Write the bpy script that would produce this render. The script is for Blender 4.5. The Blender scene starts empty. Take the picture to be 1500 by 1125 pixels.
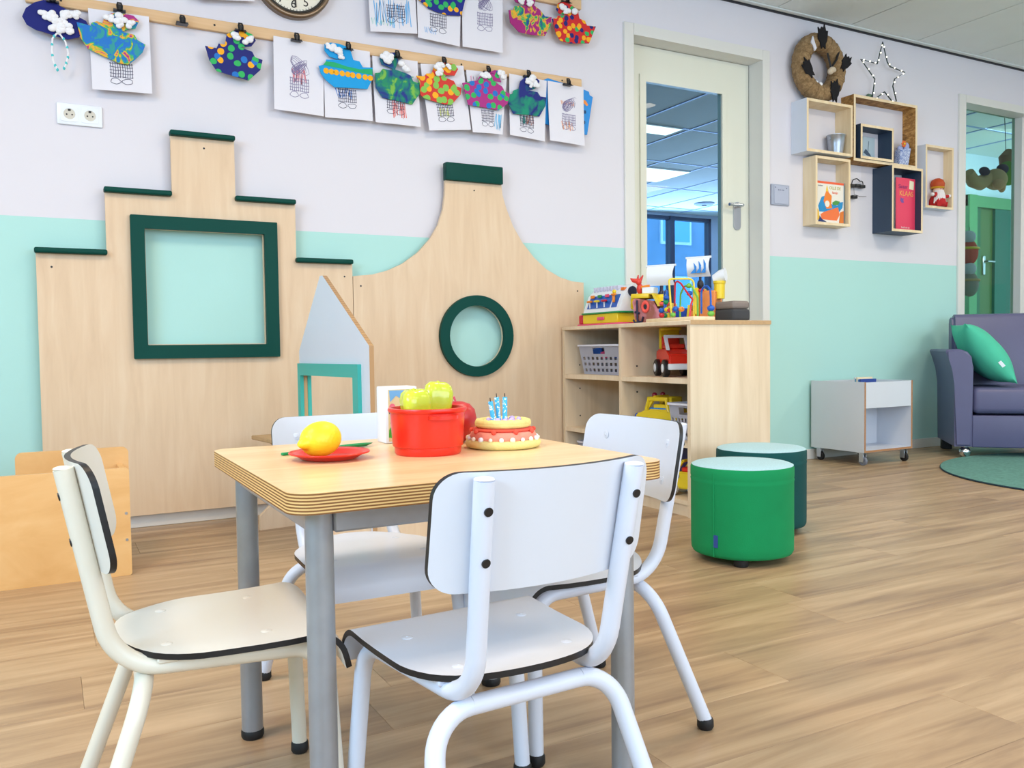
import bpy, bmesh, math, random
from mathutils import Vector, Matrix
random.seed(7)
PI = math.pi
SC = bpy.context.scene
COL = SC.collection

# ------------------------------------------------------------------ camera
cam_data = bpy.data.cameras.new('camera')
cam = bpy.data.objects.new('camera', cam_data)
COL.objects.link(cam)
cam_data.sensor_width = 36.0
cam_data.lens = 1260.6 / 1500 * 36.0
cam_data.clip_start = 0.05
YAW, PITCH, ROLL = -0.49570508, -0.04153159, -0.01340468
_cy, _sy = math.cos(YAW), math.sin(YAW)
_w = Vector((-_sy * math.cos(PITCH), _cy * math.cos(PITCH), math.sin(PITCH)))
_right = Vector((_cy, _sy, 0))
_up = _right.cross(_w)
_r = _right * math.cos(ROLL) + _up * math.sin(ROLL)
_u = -_right * math.sin(ROLL) + _up * math.cos(ROLL)
cam.matrix_world = Matrix(((_r.x, _u.x, -_w.x, 0), (_r.y, _u.y, -_w.y, 0), (_r.z, _u.z, -_w.z, 0.71), (0, 0, 0, 1)))
SC.camera = cam

# ------------------------------------------------------------------ world, lights, exposure
SC.view_settings.view_transform = 'Standard'
SC.view_settings.look = 'None'
SC.view_settings.gamma = 1.0
SC.view_settings.exposure = -0.10
SC.view_settings.use_curve_mapping = False
world = bpy.data.worlds.new('sky')
SC.world = world
world.use_nodes = True
_bg = world.node_tree.nodes['Background']
_bg.inputs['Color'].default_value = (0.62, 0.82, 1.0, 1)
_bg.inputs['Strength'].default_value = 3.6


def area(name, loc, direction, sx, sy, power, color):
    l = bpy.data.lights.new(name, 'AREA')
    l.shape = 'RECTANGLE'
    l.size, l.size_y = sx, sy
    l.energy = power
    l.color = color
    o = bpy.data.objects.new(name, l)
    COL.objects.link(o)
    o.location = loc
    o.rotation_euler = Vector(direction).to_track_quat('-Z', 'Y').to_euler()
    return o


COOL = (0.44, 0.70, 1.0)
area('window_light', (-2.55, 0.2, 1.9), (1, 0.05, -0.35), 2.6, 1.3, 125, COOL)
area('window_light', (2.6, -3.1, 1.6), (0, 1, -0.05), 6.0, 1.8, 175, (0.70, 0.82, 1.0))
for lx, ly, p, c in ((-0.75, 1.5, 46, (1.0, 0.74, 0.50)), (1.7, 1.9, 22, (1.0, 0.86, 0.68)), (4.1, 1.9, 26, (1.0, 0.88, 0.70)), (6.5, 1.7, 32, (1.0, 0.9, 0.74)),
                     (-0.7, -0.9, 16, (1.0, 0.8, 0.6)), (1.7, -0.9, 16, (1.0, 0.88, 0.72)), (4.1, -0.9, 18, (1.0, 0.88, 0.72)), (6.5, -0.9, 18, (1.0, 0.88, 0.72))):
    area('ceiling_lamp_light', (lx, ly, 2.66), (0, 0, -1), 0.6, 0.6, p, c)
area('far_window_light', (8.4, 9.9, 1.5), (-0.25, -1, 0.05), 3.5, 2.0, 260, (0.55, 0.70, 1.0))
area('hall_lamp_light', (8.0, 4.6, 2.6), (0.1, 0.3, -1), 0.8, 0.8, 48, (0.92, 1.0, 0.97))

# ------------------------------------------------------------------ materials


def srgb(r, g, b):
    f = lambda c: c / 12.92 if c <= 0.04045 else ((c + 0.055) / 1.055) ** 2.4
    return (f(r / 255), f(g / 255), f(b / 255), 1)


_M = {}


def base_mat(name):
    m = bpy.data.materials.new(name)
    m.use_nodes = True
    nt = m.node_tree
    return m, nt, nt.nodes['Principled BSDF']


def plain(name, rgb, rough=0.5, metal=0.0, noise=0.04, nscale=6.0, bump=0.0, bscale=200.0, spec=0.5, coat=0.0, trans=0.0, sss=0.0):
    """colour with a faint procedural mottling and an optional fine relief"""
    if name in _M:
        return _M[name]
    m, nt, bs = base_mat(name)
    c = srgb(*rgb)
    tc = nt.nodes.new('ShaderNodeTexCoord')
    nz = nt.nodes.new('ShaderNodeTexNoise')
    nz.inputs['Scale'].default_value = nscale
    nz.inputs['Detail'].default_value = 3
    nt.links.new(tc.outputs['Object'], nz.inputs['Vector'])
    mx = nt.nodes.new('ShaderNodeMix')
    mx.data_type = 'RGBA'
    mx.inputs[6].default_value = tuple(max(0, x * (1 - noise * 2)) for x in c[:3]) + (1,)
    mx.inputs[7].default_value = tuple(min(1, x * (1 + noise)) for x in c[:3]) + (1,)
    nt.links.new(nz.outputs['Fac'], mx.inputs[0])
    nt.links.new(mx.outputs[2], bs.inputs['Base Color'])
    bs.inputs['Roughness'].default_value = rough
    bs.inputs['Metallic'].default_value = metal
    bs.inputs['Specular IOR Level'].default_value = spec
    bs.inputs['Coat Weight'].default_value = coat
    bs.inputs['Transmission Weight'].default_value = trans
    if sss:
        bs.inputs['Subsurface Weight'].default_value = sss
        bs.inputs['Subsurface Radius'].default_value = (0.02, 0.02, 0.01)
    if bump:
        n2 = nt.nodes.new('ShaderNodeTexNoise')
        n2.inputs['Scale'].default_value = bscale
        nt.links.new(tc.outputs['Object'], n2.inputs['Vector'])
        bp = nt.nodes.new('ShaderNodeBump')
        bp.inputs['Strength'].default_value = bump
        bp.inputs['Distance'].default_value = 0.002
        nt.links.new(n2.outputs['Fac'], bp.inputs['Height'])
        nt.links.new(bp.outputs['Normal'], bs.inputs['Normal'])
    _M[name] = m
    return m


def wood(name, c1, c2, scale=(3, 3, 40), rough=0.45, c3=None, rnd=0.0, bump=0.08, detail=6, spec=0.5):
    """grain: noise squeezed along one object axis"""
    if name in _M:
        return _M[name]
    m, nt, bs = base_mat(name)
    tc = nt.nodes.new('ShaderNodeTexCoord')
    mp = nt.nodes.new('ShaderNodeMapping')
    mp.inputs['Scale'].default_value = scale
    nt.links.new(tc.outputs['Object'], mp.inputs['Vector'])
    vec = mp.outputs['Vector']
    oi = None
    if rnd:
        oi = nt.nodes.new('ShaderNodeObjectInfo')
        ml = nt.nodes.new('ShaderNodeMath')
        ml.operation = 'MULTIPLY'
        ml.inputs[1].default_value = 91.7
        nt.links.new(oi.outputs['Random'], ml.inputs[0])
        ad = nt.nodes.new('ShaderNodeVectorMath')
        ad.operation = 'ADD'
        nt.links.new(vec, ad.inputs[0])
        nt.links.new(ml.outputs[0], ad.inputs[1])
        vec = ad.outputs[0]
    nz = nt.nodes.new('ShaderNodeTexNoise')
    nz.inputs['Scale'].default_value = 1.0
    nz.inputs['Detail'].default_value = detail
    nz.inputs['Roughness'].default_value = 0.6
    nz.inputs['Distortion'].default_value = 0.6
    nt.links.new(vec, nz.inputs['Vector'])
    cr = nt.nodes.new('ShaderNodeValToRGB')
    cr.color_ramp.elements[0].position = 0.3
    cr.color_ramp.elements[1].position = 0.7
    cr.color_ramp.elements[0].color = srgb(*c1)
    cr.color_ramp.elements[1].color = srgb(*c2)
    if c3:
        e = cr.color_ramp.elements.new(0.5)
        e.color = srgb(*c3)
    nt.links.new(nz.outputs['Fac'], cr.inputs['Fac'])
    out = cr.outputs['Color']
    if rnd:
        hs = nt.nodes.new('ShaderNodeHueSaturation')
        mr = nt.nodes.new('ShaderNodeMapRange')
        mr.inputs['To Min'].default_value = 1 - rnd
        mr.inputs['To Max'].default_value = 1 + rnd
        nt.links.new(oi.outputs['Random'], mr.inputs['Value'])
        nt.links.new(mr.outputs[0], hs.inputs['Value'])
        nt.links.new(out, hs.inputs['Color'])
        out = hs.outputs['Color']
    nt.links.new(out, bs.inputs['Base Color'])
    bs.inputs['Roughness'].default_value = rough
    bs.inputs['Specular IOR Level'].default_value = spec
    if bump:
        bp = nt.nodes.new('ShaderNodeBump')
        bp.inputs['Strength'].default_value = bump
        bp.inputs['Distance'].default_value = 0.001
        nt.links.new(nz.outputs['Fac'], bp.inputs['Height'])
        nt.links.new(bp.outputs['Normal'], bs.inputs['Normal'])
    _M[name] = m
    return m


def dotted(name, base, cols, scale=60.0, size=0.3, rough=0.7, cover=0.6):
    """painted finger dots: voronoi cells, each in one of several colours, on a base colour"""
    if name in _M:
        return _M[name]
    m, nt, bs = base_mat(name)
    tc = nt.nodes.new('ShaderNodeTexCoord')
    nz = nt.nodes.new('ShaderNodeTexNoise')
    nz.inputs['Scale'].default_value = scale * 0.6
    nt.links.new(tc.outputs['Object'], nz.inputs['Vector'])
    mxv = nt.nodes.new('ShaderNodeMix')
    mxv.data_type = 'VECTOR'
    mxv.inputs[0].default_value = 0.012
    nt.links.new(tc.outputs['Object'], mxv.inputs[4])
    nt.links.new(nz.outputs['Color'], mxv.inputs[5])
    vo = nt.nodes.new('ShaderNodeTexVoronoi')
    vo.voronoi_dimensions = '2D'
    mp = nt.nodes.new('ShaderNodeMapping')
    mp.inputs['Rotation'].default_value = (PI / 2, 0, 0)
    nt.links.new(mxv.outputs[1], mp.inputs['Vector'])
    vo.inputs['Scale'].default_value = scale
    nt.links.new(mp.outputs['Vector'], vo.inputs['Vector'])
    sp = nt.nodes.new('ShaderNodeSeparateColor')
    nt.links.new(vo.outputs['Color'], sp.inputs['Color'])
    cr = nt.nodes.new('ShaderNodeValToRGB')
    cr.color_ramp.interpolation = 'CONSTANT'
    n = len(cols)
    cr.color_ramp.elements[0].color = srgb(*cols[0])
    cr.color_ramp.elements[0].position = 0
    cr.color_ramp.elements[1].color = srgb(*cols[-1])
    cr.color_ramp.elements[1].position = (n - 1) / n
    for i in range(1, n - 1):
        e = cr.color_ramp.elements.new(i / n)
        e.color = srgb(*cols[i])
    nt.links.new(sp.outputs[0], cr.inputs['Fac'])
    lt = nt.nodes.new('ShaderNodeMath')
    lt.operation = 'LESS_THAN'
    lt.inputs[1].default_value = size
    nt.links.new(vo.outputs['Distance'], lt.inputs[0])
    l2 = nt.nodes.new('ShaderNodeMath')
    l2.operation = 'LESS_THAN'
    l2.inputs[1].default_value = cover
    nt.links.new(sp.outputs[1], l2.inputs[0])
    mu = nt.nodes.new('ShaderNodeMath')
    mu.operation = 'MULTIPLY'
    nt.links.new(lt.outputs[0], mu.inputs[0])
    nt.links.new(l2.outputs[0], mu.inputs[1])
    mx = nt.nodes.new('ShaderNodeMix')
    mx.data_type = 'RGBA'
    mx.inputs[6].default_value = srgb(*base)
    nt.links.new(mu.outputs[0], mx.inputs[0])
    nt.links.new(cr.outputs['Color'], mx.inputs[7])
    nt.links.new(mx.outputs[2], bs.inputs['Base Color'])
    bs.inputs['Roughness'].default_value = rough
    _M[name] = m
    return m


def smeared(name, base, cols, scale=18.0, rough=0.7, lo=0.40, hi=0.64):
    """smeared finger paint: several colours through a stretched noise, base colour between them"""
    if name in _M:
        return _M[name]
    m, nt, bs = base_mat(name)
    tc = nt.nodes.new('ShaderNodeTexCoord')
    nz = nt.nodes.new('ShaderNodeTexNoise')
    nz.inputs['Scale'].default_value = scale
    nz.inputs['Detail'].default_value = 4
    nz.inputs['Distortion'].default_value = 1.2
    nt.links.new(tc.outputs['Object'], nz.inputs['Vector'])
    cr = nt.nodes.new('ShaderNodeValToRGB')
    seq = [base] + list(cols)
    cr.color_ramp.elements[0].color = srgb(*seq[0])
    cr.color_ramp.elements[0].position = lo
    cr.color_ramp.elements[1].color = srgb(*seq[-1])
    cr.color_ramp.elements[1].position = hi
    for i in range(1, len(seq) - 1):
        e = cr.color_ramp.elements.new(lo + (hi - lo) * i / (len(seq) - 1))
        e.color = srgb(*seq[i])
    nt.links.new(nz.outputs['Fac'], cr.inputs['Fac'])
    nt.links.new(cr.outputs['Color'], bs.inputs['Base Color'])
    bs.inputs['Roughness'].default_value = rough
    _M[name] = m
    return m


def emit(name, rgb, s):
    if name in _M:
        return _M[name]
    m, nt, bs = base_mat(name)
    bs.inputs['Base Color'].default_value = srgb(*rgb)
    bs.inputs['Emission Color'].default_value = srgb(*rgb)
    bs.inputs['Emission Strength'].default_value = s
    _M[name] = m
    return m


def glass_mat(name, tint=(255, 255, 255)):
    if name in _M:
        return _M[name]
    m = bpy.data.materials.new(name)
    m.use_nodes = True
    nt = m.node_tree
    nt.nodes.clear()
    o = nt.nodes.new('ShaderNodeOutputMaterial')
    t = nt.nodes.new('ShaderNodeBsdfTransparent')
    t.inputs['Color'].default_value = srgb(*tint)
    g = nt.nodes.new('ShaderNodeBsdfGlossy')
    g.inputs['Roughness'].default_value = 0.02
    fr = nt.nodes.new('ShaderNodeFresnel')
    fr.inputs['IOR'].default_value = 1.3
    mx = nt.nodes.new('ShaderNodeMixShader')
    ge = nt.nodes.new('ShaderNodeNewGeometry')
    iv = nt.nodes.new('ShaderNodeMath')
    iv.operation = 'SUBTRACT'
    iv.inputs[0].default_value = 1.0
    nt.links.new(ge.outputs['Backfacing'], iv.inputs[1])
    ml = nt.nodes.new('ShaderNodeMath')
    ml.operation = 'MULTIPLY'
    nt.links.new(fr.outputs[0], ml.inputs[0])
    nt.links.new(iv.outputs[0], ml.inputs[1])
    nt.links.new(ml.outputs[0], mx.inputs[0])
    nt.links.new(t.outputs[0], mx.inputs[1])
    nt.links.new(g.outputs[0], mx.inputs[2])
    nt.links.new(mx.outputs[0], o.inputs['Surface'])
    _M[name] = m
    return m


def zsplit(name, low, high, z, rough=0.85):
    """wall paint: one colour below a height, another above"""
    m, nt, bs = base_mat(name)
    tc = nt.nodes.new('ShaderNodeTexCoord')
    sx = nt.nodes.new('ShaderNodeSeparateXYZ')
    nt.links.new(tc.outputs['Object'], sx.inputs[0])
    gt = nt.nodes.new('ShaderNodeMath')
    gt.operation = 'GREATER_THAN'
    gt.inputs[1].default_value = z
    nt.links.new(sx.outputs['Z'], gt.inputs[0])
    mx = nt.nodes.new('ShaderNodeMix')
    mx.data_type = 'RGBA'
    mx.inputs[6].default_value = srgb(*low)
    mx.inputs[7].default_value = srgb(*high)
    nt.links.new(gt.outputs[0], mx.inputs[0])
    nt.links.new(mx.outputs[2], bs.inputs['Base Color'])
    bs.inputs['Roughness'].default_value = rough
    nz = nt.nodes.new('ShaderNodeTexNoise')
    nz.inputs['Scale'].default_value = 140
    nt.links.new(tc.outputs['Object'], nz.inputs['Vector'])
    bp = nt.nodes.new('ShaderNodeBump')
    bp.inputs['Strength'].default_value = 0.08
    bp.inputs['Distance'].default_value = 0.002
    nt.links.new(nz.outputs['Fac'], bp.inputs['Height'])
    nt.links.new(bp.outputs['Normal'], bs.inputs['Normal'])
    return m


def stripes(name, a, b, freq, axis='Z', rough=0.55):
    """plywood edge: alternating light and dark plies along one object axis"""
    if name in _M:
        return _M[name]
    m, nt, bs = base_mat(name)
    tc = nt.nodes.new('ShaderNodeTexCoord')
    sx = nt.nodes.new('ShaderNodeSeparateXYZ')
    nt.links.new(tc.outputs['Object'], sx.inputs[0])
    mu = nt.nodes.new('ShaderNodeMath')
    mu.operation = 'MULTIPLY'
    mu.inputs[1].default_value = freq * 2 * PI
    nt.links.new(sx.outputs[axis], mu.inputs[0])
    si = nt.nodes.new('ShaderNodeMath')
    si.operation = 'SINE'
    nt.links.new(mu.outputs[0], si.inputs[0])
    cr = nt.nodes.new('ShaderNodeValToRGB')
    cr.color_ramp.elements[0].position = 0.38
    cr.color_ramp.elements[1].position = 0.62
    cr.color_ramp.elements[0].color = srgb(*a)
    cr.color_ramp.elements[1].color = srgb(*b)
    mr = nt.nodes.new('ShaderNodeMapRange')
    mr.inputs['From Min'].default_value = -1
    nt.links.new(si.outputs[0], mr.inputs['Value'])
    nt.links.new(mr.outputs[0], cr.inputs['Fac'])
    nt.links.new(cr.outputs['Color'], bs.inputs['Base Color'])
    bs.inputs['Roughness'].default_value = rough
    _M[name] = m
    return m


WHITE_WALL, MINT = (221, 219, 227), (176, 222, 217)
M_wall = zsplit('wall_paint', MINT, WHITE_WALL, 1.239)
M_whitepaint = plain('white_paint', (222, 222, 218), 0.4, noise=0.01)
M_doorpaint = plain('door_paint', (226, 228, 214), 0.35, noise=0.01)
M_ceil = plain('ceiling_tile', (228, 235, 234), 0.9, bump=0.25, bscale=300, noise=0.02)
M_dark = plain('dark_gap', (30, 32, 40), 0.6)
M_floor = wood('floor_oak', (140, 112, 88), (198, 170, 136), (1.3, 16, 1), 0.36, (174, 145, 112), rnd=0.045, bump=0.05, detail=8)
M_birch = wood('birch_ply', (214, 186, 154), (226, 202, 172), (22, 22, 2.2), 0.5, (221, 194, 162), bump=0.02, detail=7)
M_birch2 = wood('birch_cabinet', (216, 194, 162), (236, 218, 190), (14, 14, 1.0), 0.5, (228, 207, 177), bump=0.02, detail=6)
M_birchbin = wood('birch_orange', (218, 166, 102), (238, 196, 138), (3, 6, 7), 0.4, (230, 182, 120), bump=0.02, detail=6)
M_pine = wood('pine', (226, 200, 158), (240, 222, 188), (20, 20, 2), 0.55, (234, 212, 174), bump=0.02)
M_rail = wood('beech_rail', (212, 172, 126), (228, 194, 152), (1.5, 20, 30), 0.5, bump=0.02)
M_osb = wood('osb', (120, 82, 38), (206, 160, 92), (28, 28, 60), 0.7, (166, 118, 58), bump=0.2, detail=3)
M_tabletop = wood('table_laminate', (226, 186, 136), (242, 212, 168), (4, 30, 1), 0.28, (236, 200, 152), bump=0.01, detail=5)
M_plyedge = stripes('ply_edge', (128, 84, 38), (226, 186, 120), 1 / 0.0042, 'Z')
M_plyside = stripes('ply_edge_x', (150, 108, 66), (206, 168, 122), 1 / 0.006, 'X')
M_greydge = plain('ply_edge_plain', (196, 160, 116), 0.6, noise=0.1, nscale=60)
M_plybrown = plain('ply_edge_brown', (176, 128, 88), 0.6, noise=0.1, nscale=60)
M_dgreen = plain('dark_green_lacquer', (0, 68, 60), 0.5, noise=0.03, spec=0.15)
M_teal = plain('teal_lacquer', (56, 182, 172), 0.4, noise=0.02)
M_lam = plain('white_laminate', (214, 219, 229), 0.32, noise=0.015, nscale=9)
M_black = plain('black_edge', (16, 17, 22), 0.4)
M_frame = plain('white_powder_coat', (216, 222, 236), 0.35, noise=0.01)
M_frame_warmlit = plain('warm_lit_powder_coat', (228, 221, 204), 0.35, noise=0.01)  # white frame with warm lamplight put into its colour, left chair only
M_lam_warmlit = plain('warm_lit_laminate', (224, 221, 212), 0.32, noise=0.015, nscale=9)  # white laminate, same warm light mixed into the colour
M_grey = plain('grey_steel', (158, 162, 168), 0.38, metal=0.4, noise=0.08, nscale=30)
M_rubber = plain('black_rubber', (22, 23, 26), 0.6)
M_chrome = plain('chrome', (210, 214, 222), 0.18, metal=1.0, noise=0.01)
M_steel = plain('brushed_steel', (190, 195, 205), 0.3, metal=1.0, noise=0.03)
M_red = plain('red_plastic', (226, 44, 26), 0.28, noise=0.02)
M_lemon = plain('lemon_plastic', (236, 222, 40), 0.4, noise=0.02, bump=0.35, bscale=170)
M_pepper = plain('pepper_plastic', (204, 216, 60), 0.2, noise=0.05, nscale=20, sss=0.25, coat=0.3)
M_apple = plain('apple_red', (198, 36, 40), 0.35, noise=0.06, nscale=30)
M_greenp = plain('green_plastic', (0, 146, 84), 0.35)
M_paper = plain('paper', (226, 225, 234), 0.85, noise=0.01)
M_cotton = plain('cotton_wool', (240, 240, 244), 1.0, noise=0.05, nscale=60, bump=0.8, bscale=160)
M_yellow = plain('yellow_plastic', (236, 206, 40), 0.35)
M_blue = plain('blue_plastic', (20, 92, 190), 0.35)
M_navy = plain('navy_plastic', (18, 24, 60), 0.35)
M_orange = plain('orange_plastic', (240, 140, 40), 0.4)
M_pink = plain('pink_plastic', (236, 84, 130), 0.4)
M_whitep = plain('white_plastic', (232, 238, 246), 0.3, noise=0.01)
M_ottgreen = plain('green_wool', (0, 142, 82), 0.95, noise=0.06, nscale=12, bump=0.3, bscale=500)
M_ottdark = plain('dark_teal_wool', (0, 74, 74), 0.95, noise=0.06, nscale=12, bump=0.3, bscale=500)
M_otttop = plain('pale_blue_weave', (176, 212, 222), 0.95, noise=0.12, nscale=220, bump=0.4, bscale=260)
M_rug = plain('rug_felt', (98, 150, 140), 1.0, noise=0.25, nscale=60, bump=0.5, bscale=260)
M_leather = plain('purple_grey_leather', (92, 92, 128), 0.38, noise=0.05, nscale=8, bump=0.12, bscale=160)
M_pillow = plain('mint_fabric', (76, 192, 160), 0.9, noise=0.05, nscale=14, bump=0.2, bscale=400)
M_dblue = plain('dark_blue_paint', (44, 64, 88), 0.5, noise=0.05)
M_basket = plain('pale_basket_plastic', (228, 231, 246), 0.35, noise=0.02)
M_zinc = plain('zinc', (176, 184, 196), 0.35, metal=0.9, noise=0.15, nscale=25)
M_jute = wood('jute', (118, 94, 64), (168, 140, 102), (60, 60, 60), 1.0, (144, 116, 80), bump=0.6)
M_felt = plain('black_felt', (22, 20, 24), 1.0, bump=0.3, bscale=200)
M_led = emit('led_bulb', (255, 250, 220), 4.0)
M_glass = glass_mat('door_glass', (214, 232, 240))
M_glassg = glass_mat('sidelight_glass', (206, 226, 216))

# ------------------------------------------------------------------ mesh helpers


def box(bm, x0, x1, y0, y1, z0, z1, bev=0.0, seg=1, mi=0):
    r = bmesh.ops.create_cube(bm, size=1.0)
    vs = r['verts']
    for v in vs:
        v.co = Vector((x0 + (v.co.x + .5) * (x1 - x0), y0 + (v.co.y + .5) * (y1 - y0), z0 + (v.co.z + .5) * (z1 - z0)))
    fs = set(f for v in vs for f in v.link_faces)
    for f in fs:
        f.material_index = mi
    if bev > 0:
        es = list(set(e for v in vs for e in v.link_edges))
        rr = bmesh.ops.bevel(bm, geom=es, offset=bev, segments=seg, affect='EDGES', profile=0.5)
        for f in rr['faces']:
            f.material_index = mi
            f.smooth = True


def frame_at(d):
    d = d.normalized()
    a = Vector((0, 0, 1)) if abs(d.z) < 0.95 else Vector((1, 0, 0))
    x = a.cross(d).normalized()
    return x, d.cross(x)


def tube(bm, pts, r, seg=10, caps=True, mi=0, closed=False):
    pts = [Vector(p) for p in pts]
    n = len(pts)
    rs = r if isinstance(r, (list, tuple)) else [r] * n
    rings = []
    x = None
    for i, p in enumerate(pts):
        if closed:
            d = pts[(i + 1) % n] - pts[i - 1]
        else:
            d = (pts[min(i + 1, n - 1)] - pts[max(i - 1, 0)])
        d.normalize()
        if x is None:
            x, y = frame_at(d)
        else:
            x = (x - d * x.dot(d)).normalized()
            y = d.cross(x)
        rings.append([bm.verts.new(p + (x * math.cos(2 * PI * k / seg) + y * math.sin(2 * PI * k / seg)) * rs[i]) for k in range(seg)])
    m = n if closed else n - 1
    for i in range(m):
        a, b = rings[i], rings[(i + 1) % n]
        for k in range(seg):
            f = bm.faces.new((a[k], a[(k + 1) % seg], b[(k + 1) % seg], b[k]))
            f.smooth = True
            f.material_index = mi
    if caps and not closed:
        f = bm.faces.new(rings[0][::-1]); f.material_index = mi
        f = bm.faces.new(rings[-1]); f.material_index = mi


def cyl(bm, p0, p1, r, seg=16, mi=0):
    tube(bm, [p0, p1], r, seg, True, mi)


def lathe(bm, prof, c=(0, 0, 0), seg=32, mi=0, wob=None):
    """profile of (radius, z) turned about the vertical through c"""
    rings = []
    for (r, z) in prof:
        if r < 1e-6:
            rings.append([bm.verts.new((c[0], c[1], c[2] + z))])
        else:
            ring = []
            for k in range(seg):
                a = 2 * PI * k / seg
                q = r * (wob(a, z) if wob else 1)
                ring.append(bm.verts.new((c[0] + q * math.cos(a), c[1] + q * math.sin(a), c[2] + z)))
            rings.append(ring)
    for a, b in zip(rings, rings[1:]):
        for k in range(seg):
            k2 = (k + 1) % seg
            if len(a) == 1 and len(b) == 1:
                continue
            if len(a) == 1:
                f = bm.faces.new((a[0], b[k2], b[k]))
            elif len(b) == 1:
                f = bm.faces.new((a[k], a[k2], b[0]))
            else:
                f = bm.faces.new((a[k], a[k2], b[k2], b[k]))
            f.smooth = True
            f.material_index = mi
    if len(rings[0]) > 1:
        bm.faces.new(rings[0][::-1]).material_index = mi
    if len(rings[-1]) > 1:
        bm.faces.new(rings[-1]).material_index = mi


def sph(bm, c, r, seg=16, rings=10, rot=None, mi=0):
    rr = r if isinstance(r, (list, tuple)) else (r, r, r)
    M = Matrix.Translation(c) @ (rot.to_4x4() if rot else Matrix.Identity(4)) @ Matrix.Diagonal((*rr, 1))
    res = bmesh.ops.create_uvsphere(bm, u_segments=seg, v_segments=rings, radius=1.0, matrix=M)
    for f in set(f for v in res['verts'] for f in v.link_faces):
        f.smooth = True
        f.material_index = mi


_AX = {'x': lambda a, b, t: (t, a, b), 'y': lambda a, b, t: (a, t, b), 'z': lambda a, b, t: (a, b, t)}


def prism(bm, outer, axis, t0, t1, holes=(), mi=0, mside=None):
    """a flat outline (with holes) given real thickness along an axis"""
    F = _AX[axis]
    loops = [list(outer)] + [list(h) for h in holes]
    ms = mi if mside is None else mside
    sides = []
    for t in (t0, t1):
        edges, lv = [], []
        for L in loops:
            vs = [bm.verts.new(F(a, b, t)) for a, b in L]
            lv.append(vs)
            for i in range(len(vs)):
                edges.append(bm.edges.new((vs[i], vs[(i + 1) % len(vs)])))
        if len(loops) == 1:
            bm.faces.new(lv[0]).material_index = mi
        else:
            r = bmesh.ops.triangle_fill(bm, use_beauty=True, use_dissolve=False, edges=edges)
            for g in r['geom']:
                if isinstance(g, bmesh.types.BMFace):
                    g.material_index = mi
        sides.append(lv)
    for la, lb in zip(*sides):
        n = len(la)
        for i in range(n):
            f = bm.faces.new((la[i], la[(i + 1) % n], lb[(i + 1) % n], lb[i]))
            f.material_index = ms


def rrect(x0, x1, y0, y1, r, n=6):
    rs = r if isinstance(r, (list, tuple)) else (r, r, r, r)
    out = []
    for (cx, cy, a0, q) in ((x1, y0, -PI / 2, rs[1]), (x1, y1, 0, rs[2]), (x0, y1, PI / 2, rs[3]), (x0, y0, PI, rs[0])):
        sx = -1 if cx == x1 else 1
        sy = 1 if cy == y0 else -1
        if q <= 0:
            out.append((cx, cy))
            continue
        for k in range(n + 1):
            a = a0 + k * PI / 2 / n
            out.append((cx + sx * q + q * math.cos(a), cy + sy * q + q * math.sin(a)))
    return out


def circle(cx, cy, r, n=40):
    return [(cx + r * math.cos(2 * PI * k / n), cy + r * math.sin(2 * PI * k / n)) for k in range(n)]


def rpath(pts, rad, n=7):
    """polyline with its inner corners rounded; returns points and the index where each arc ends"""
    P = [Vector(p) for p in pts]
    out, ends = [P[0]], []
    for i in range(1, len(P) - 1):
        a, b, c = P[i - 1], P[i], P[i + 1]
        u, v = (a - b).normalized(), (c - b).normalized()
        ang = u.angle(v)
        t = min(rad[i - 1] / math.tan(ang / 2), (a - b).length * .48, (c - b).length * .48)
        rr = t * math.tan(ang / 2)
        ctr = b + (u + v).normalized() * (rr / math.sin(ang / 2))
        s, e = b + u * t - ctr, b + v * t - ctr
        tot = s.angle(e)
        ax = s.cross(e).normalized()
        for k in range(n + 1):
            out.append(ctr + Matrix.Rotation(tot * k / n, 3, ax) @ s)
        ends.append(len(out) - 1)
    out.append(P[-1])
    return out, ends


def bent_plate(bm, outline, thick, cuts, axis, fn, mtop=0, mside=1):
    """laminate plate: flat outline (x, y) cut in strips along one axis, then bent by fn(x, y, z)"""
    vs = [bm.verts.new((a, b, 0)) for a, b in outline]
    bm.faces.new(vs)
    for c in cuts:
        g = bm.verts[:] + bm.edges[:] + bm.faces[:]
        no = (1, 0, 0) if axis == 'x' else (0, 1, 0)
        bmesh.ops.bisect_plane(bm, geom=g, plane_co=(c, 0, 0) if axis == 'x' else (0, c, 0), plane_no=no)
    for f in bm.faces:
        f.material_index = mtop
    r = bmesh.ops.extrude_face_region(bm, geom=bm.faces[:])
    nv = [g for g in r['geom'] if isinstance(g, bmesh.types.BMVert)]
    new = set(nv)
    for v in nv:
        v.co.z = thick
    for f in bm.faces:
        k = sum(1 for v in f.verts if v in new)
        f.material_index = mtop if k in (0, len(f.verts)) else mside
    bmesh.ops.recalc_face_normals(bm, faces=bm.faces[:])
    for v in bm.verts:
        v.co = Vector(fn(v.co.x, v.co.y, v.co.z))


# ------------------------------------------------------------------ object helpers


def mesh(name, bm, mats, recalc=True, sharp=38):
    if recalc:
        bmesh.ops.recalc_face_normals(bm, faces=bm.faces[:])
    me = bpy.data.meshes.new(name)
    bm.to_mesh(me)
    bm.free()
    for m in (mats if isinstance(mats, (list, tuple)) else [mats]):
        me.materials.append(m)
    me.shade_smooth()
    me.set_sharp_from_angle(angle=math.radians(sharp))
    return me


def put(name, me, parent=None, loc=(0, 0, 0), rot=(0, 0, 0)):
    o = bpy.data.objects.new(name, me)
    COL.objects.link(o)
    o.location = loc
    o.rotation_euler = rot
    if parent:
        o.parent = parent
    return o


def tag(o, label, cat, group=None, kind=None):
    o['label'] = label
    o['category'] = cat
    if group:
        o['group'] = group
    if kind:
        o['kind'] = kind
    return o


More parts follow.
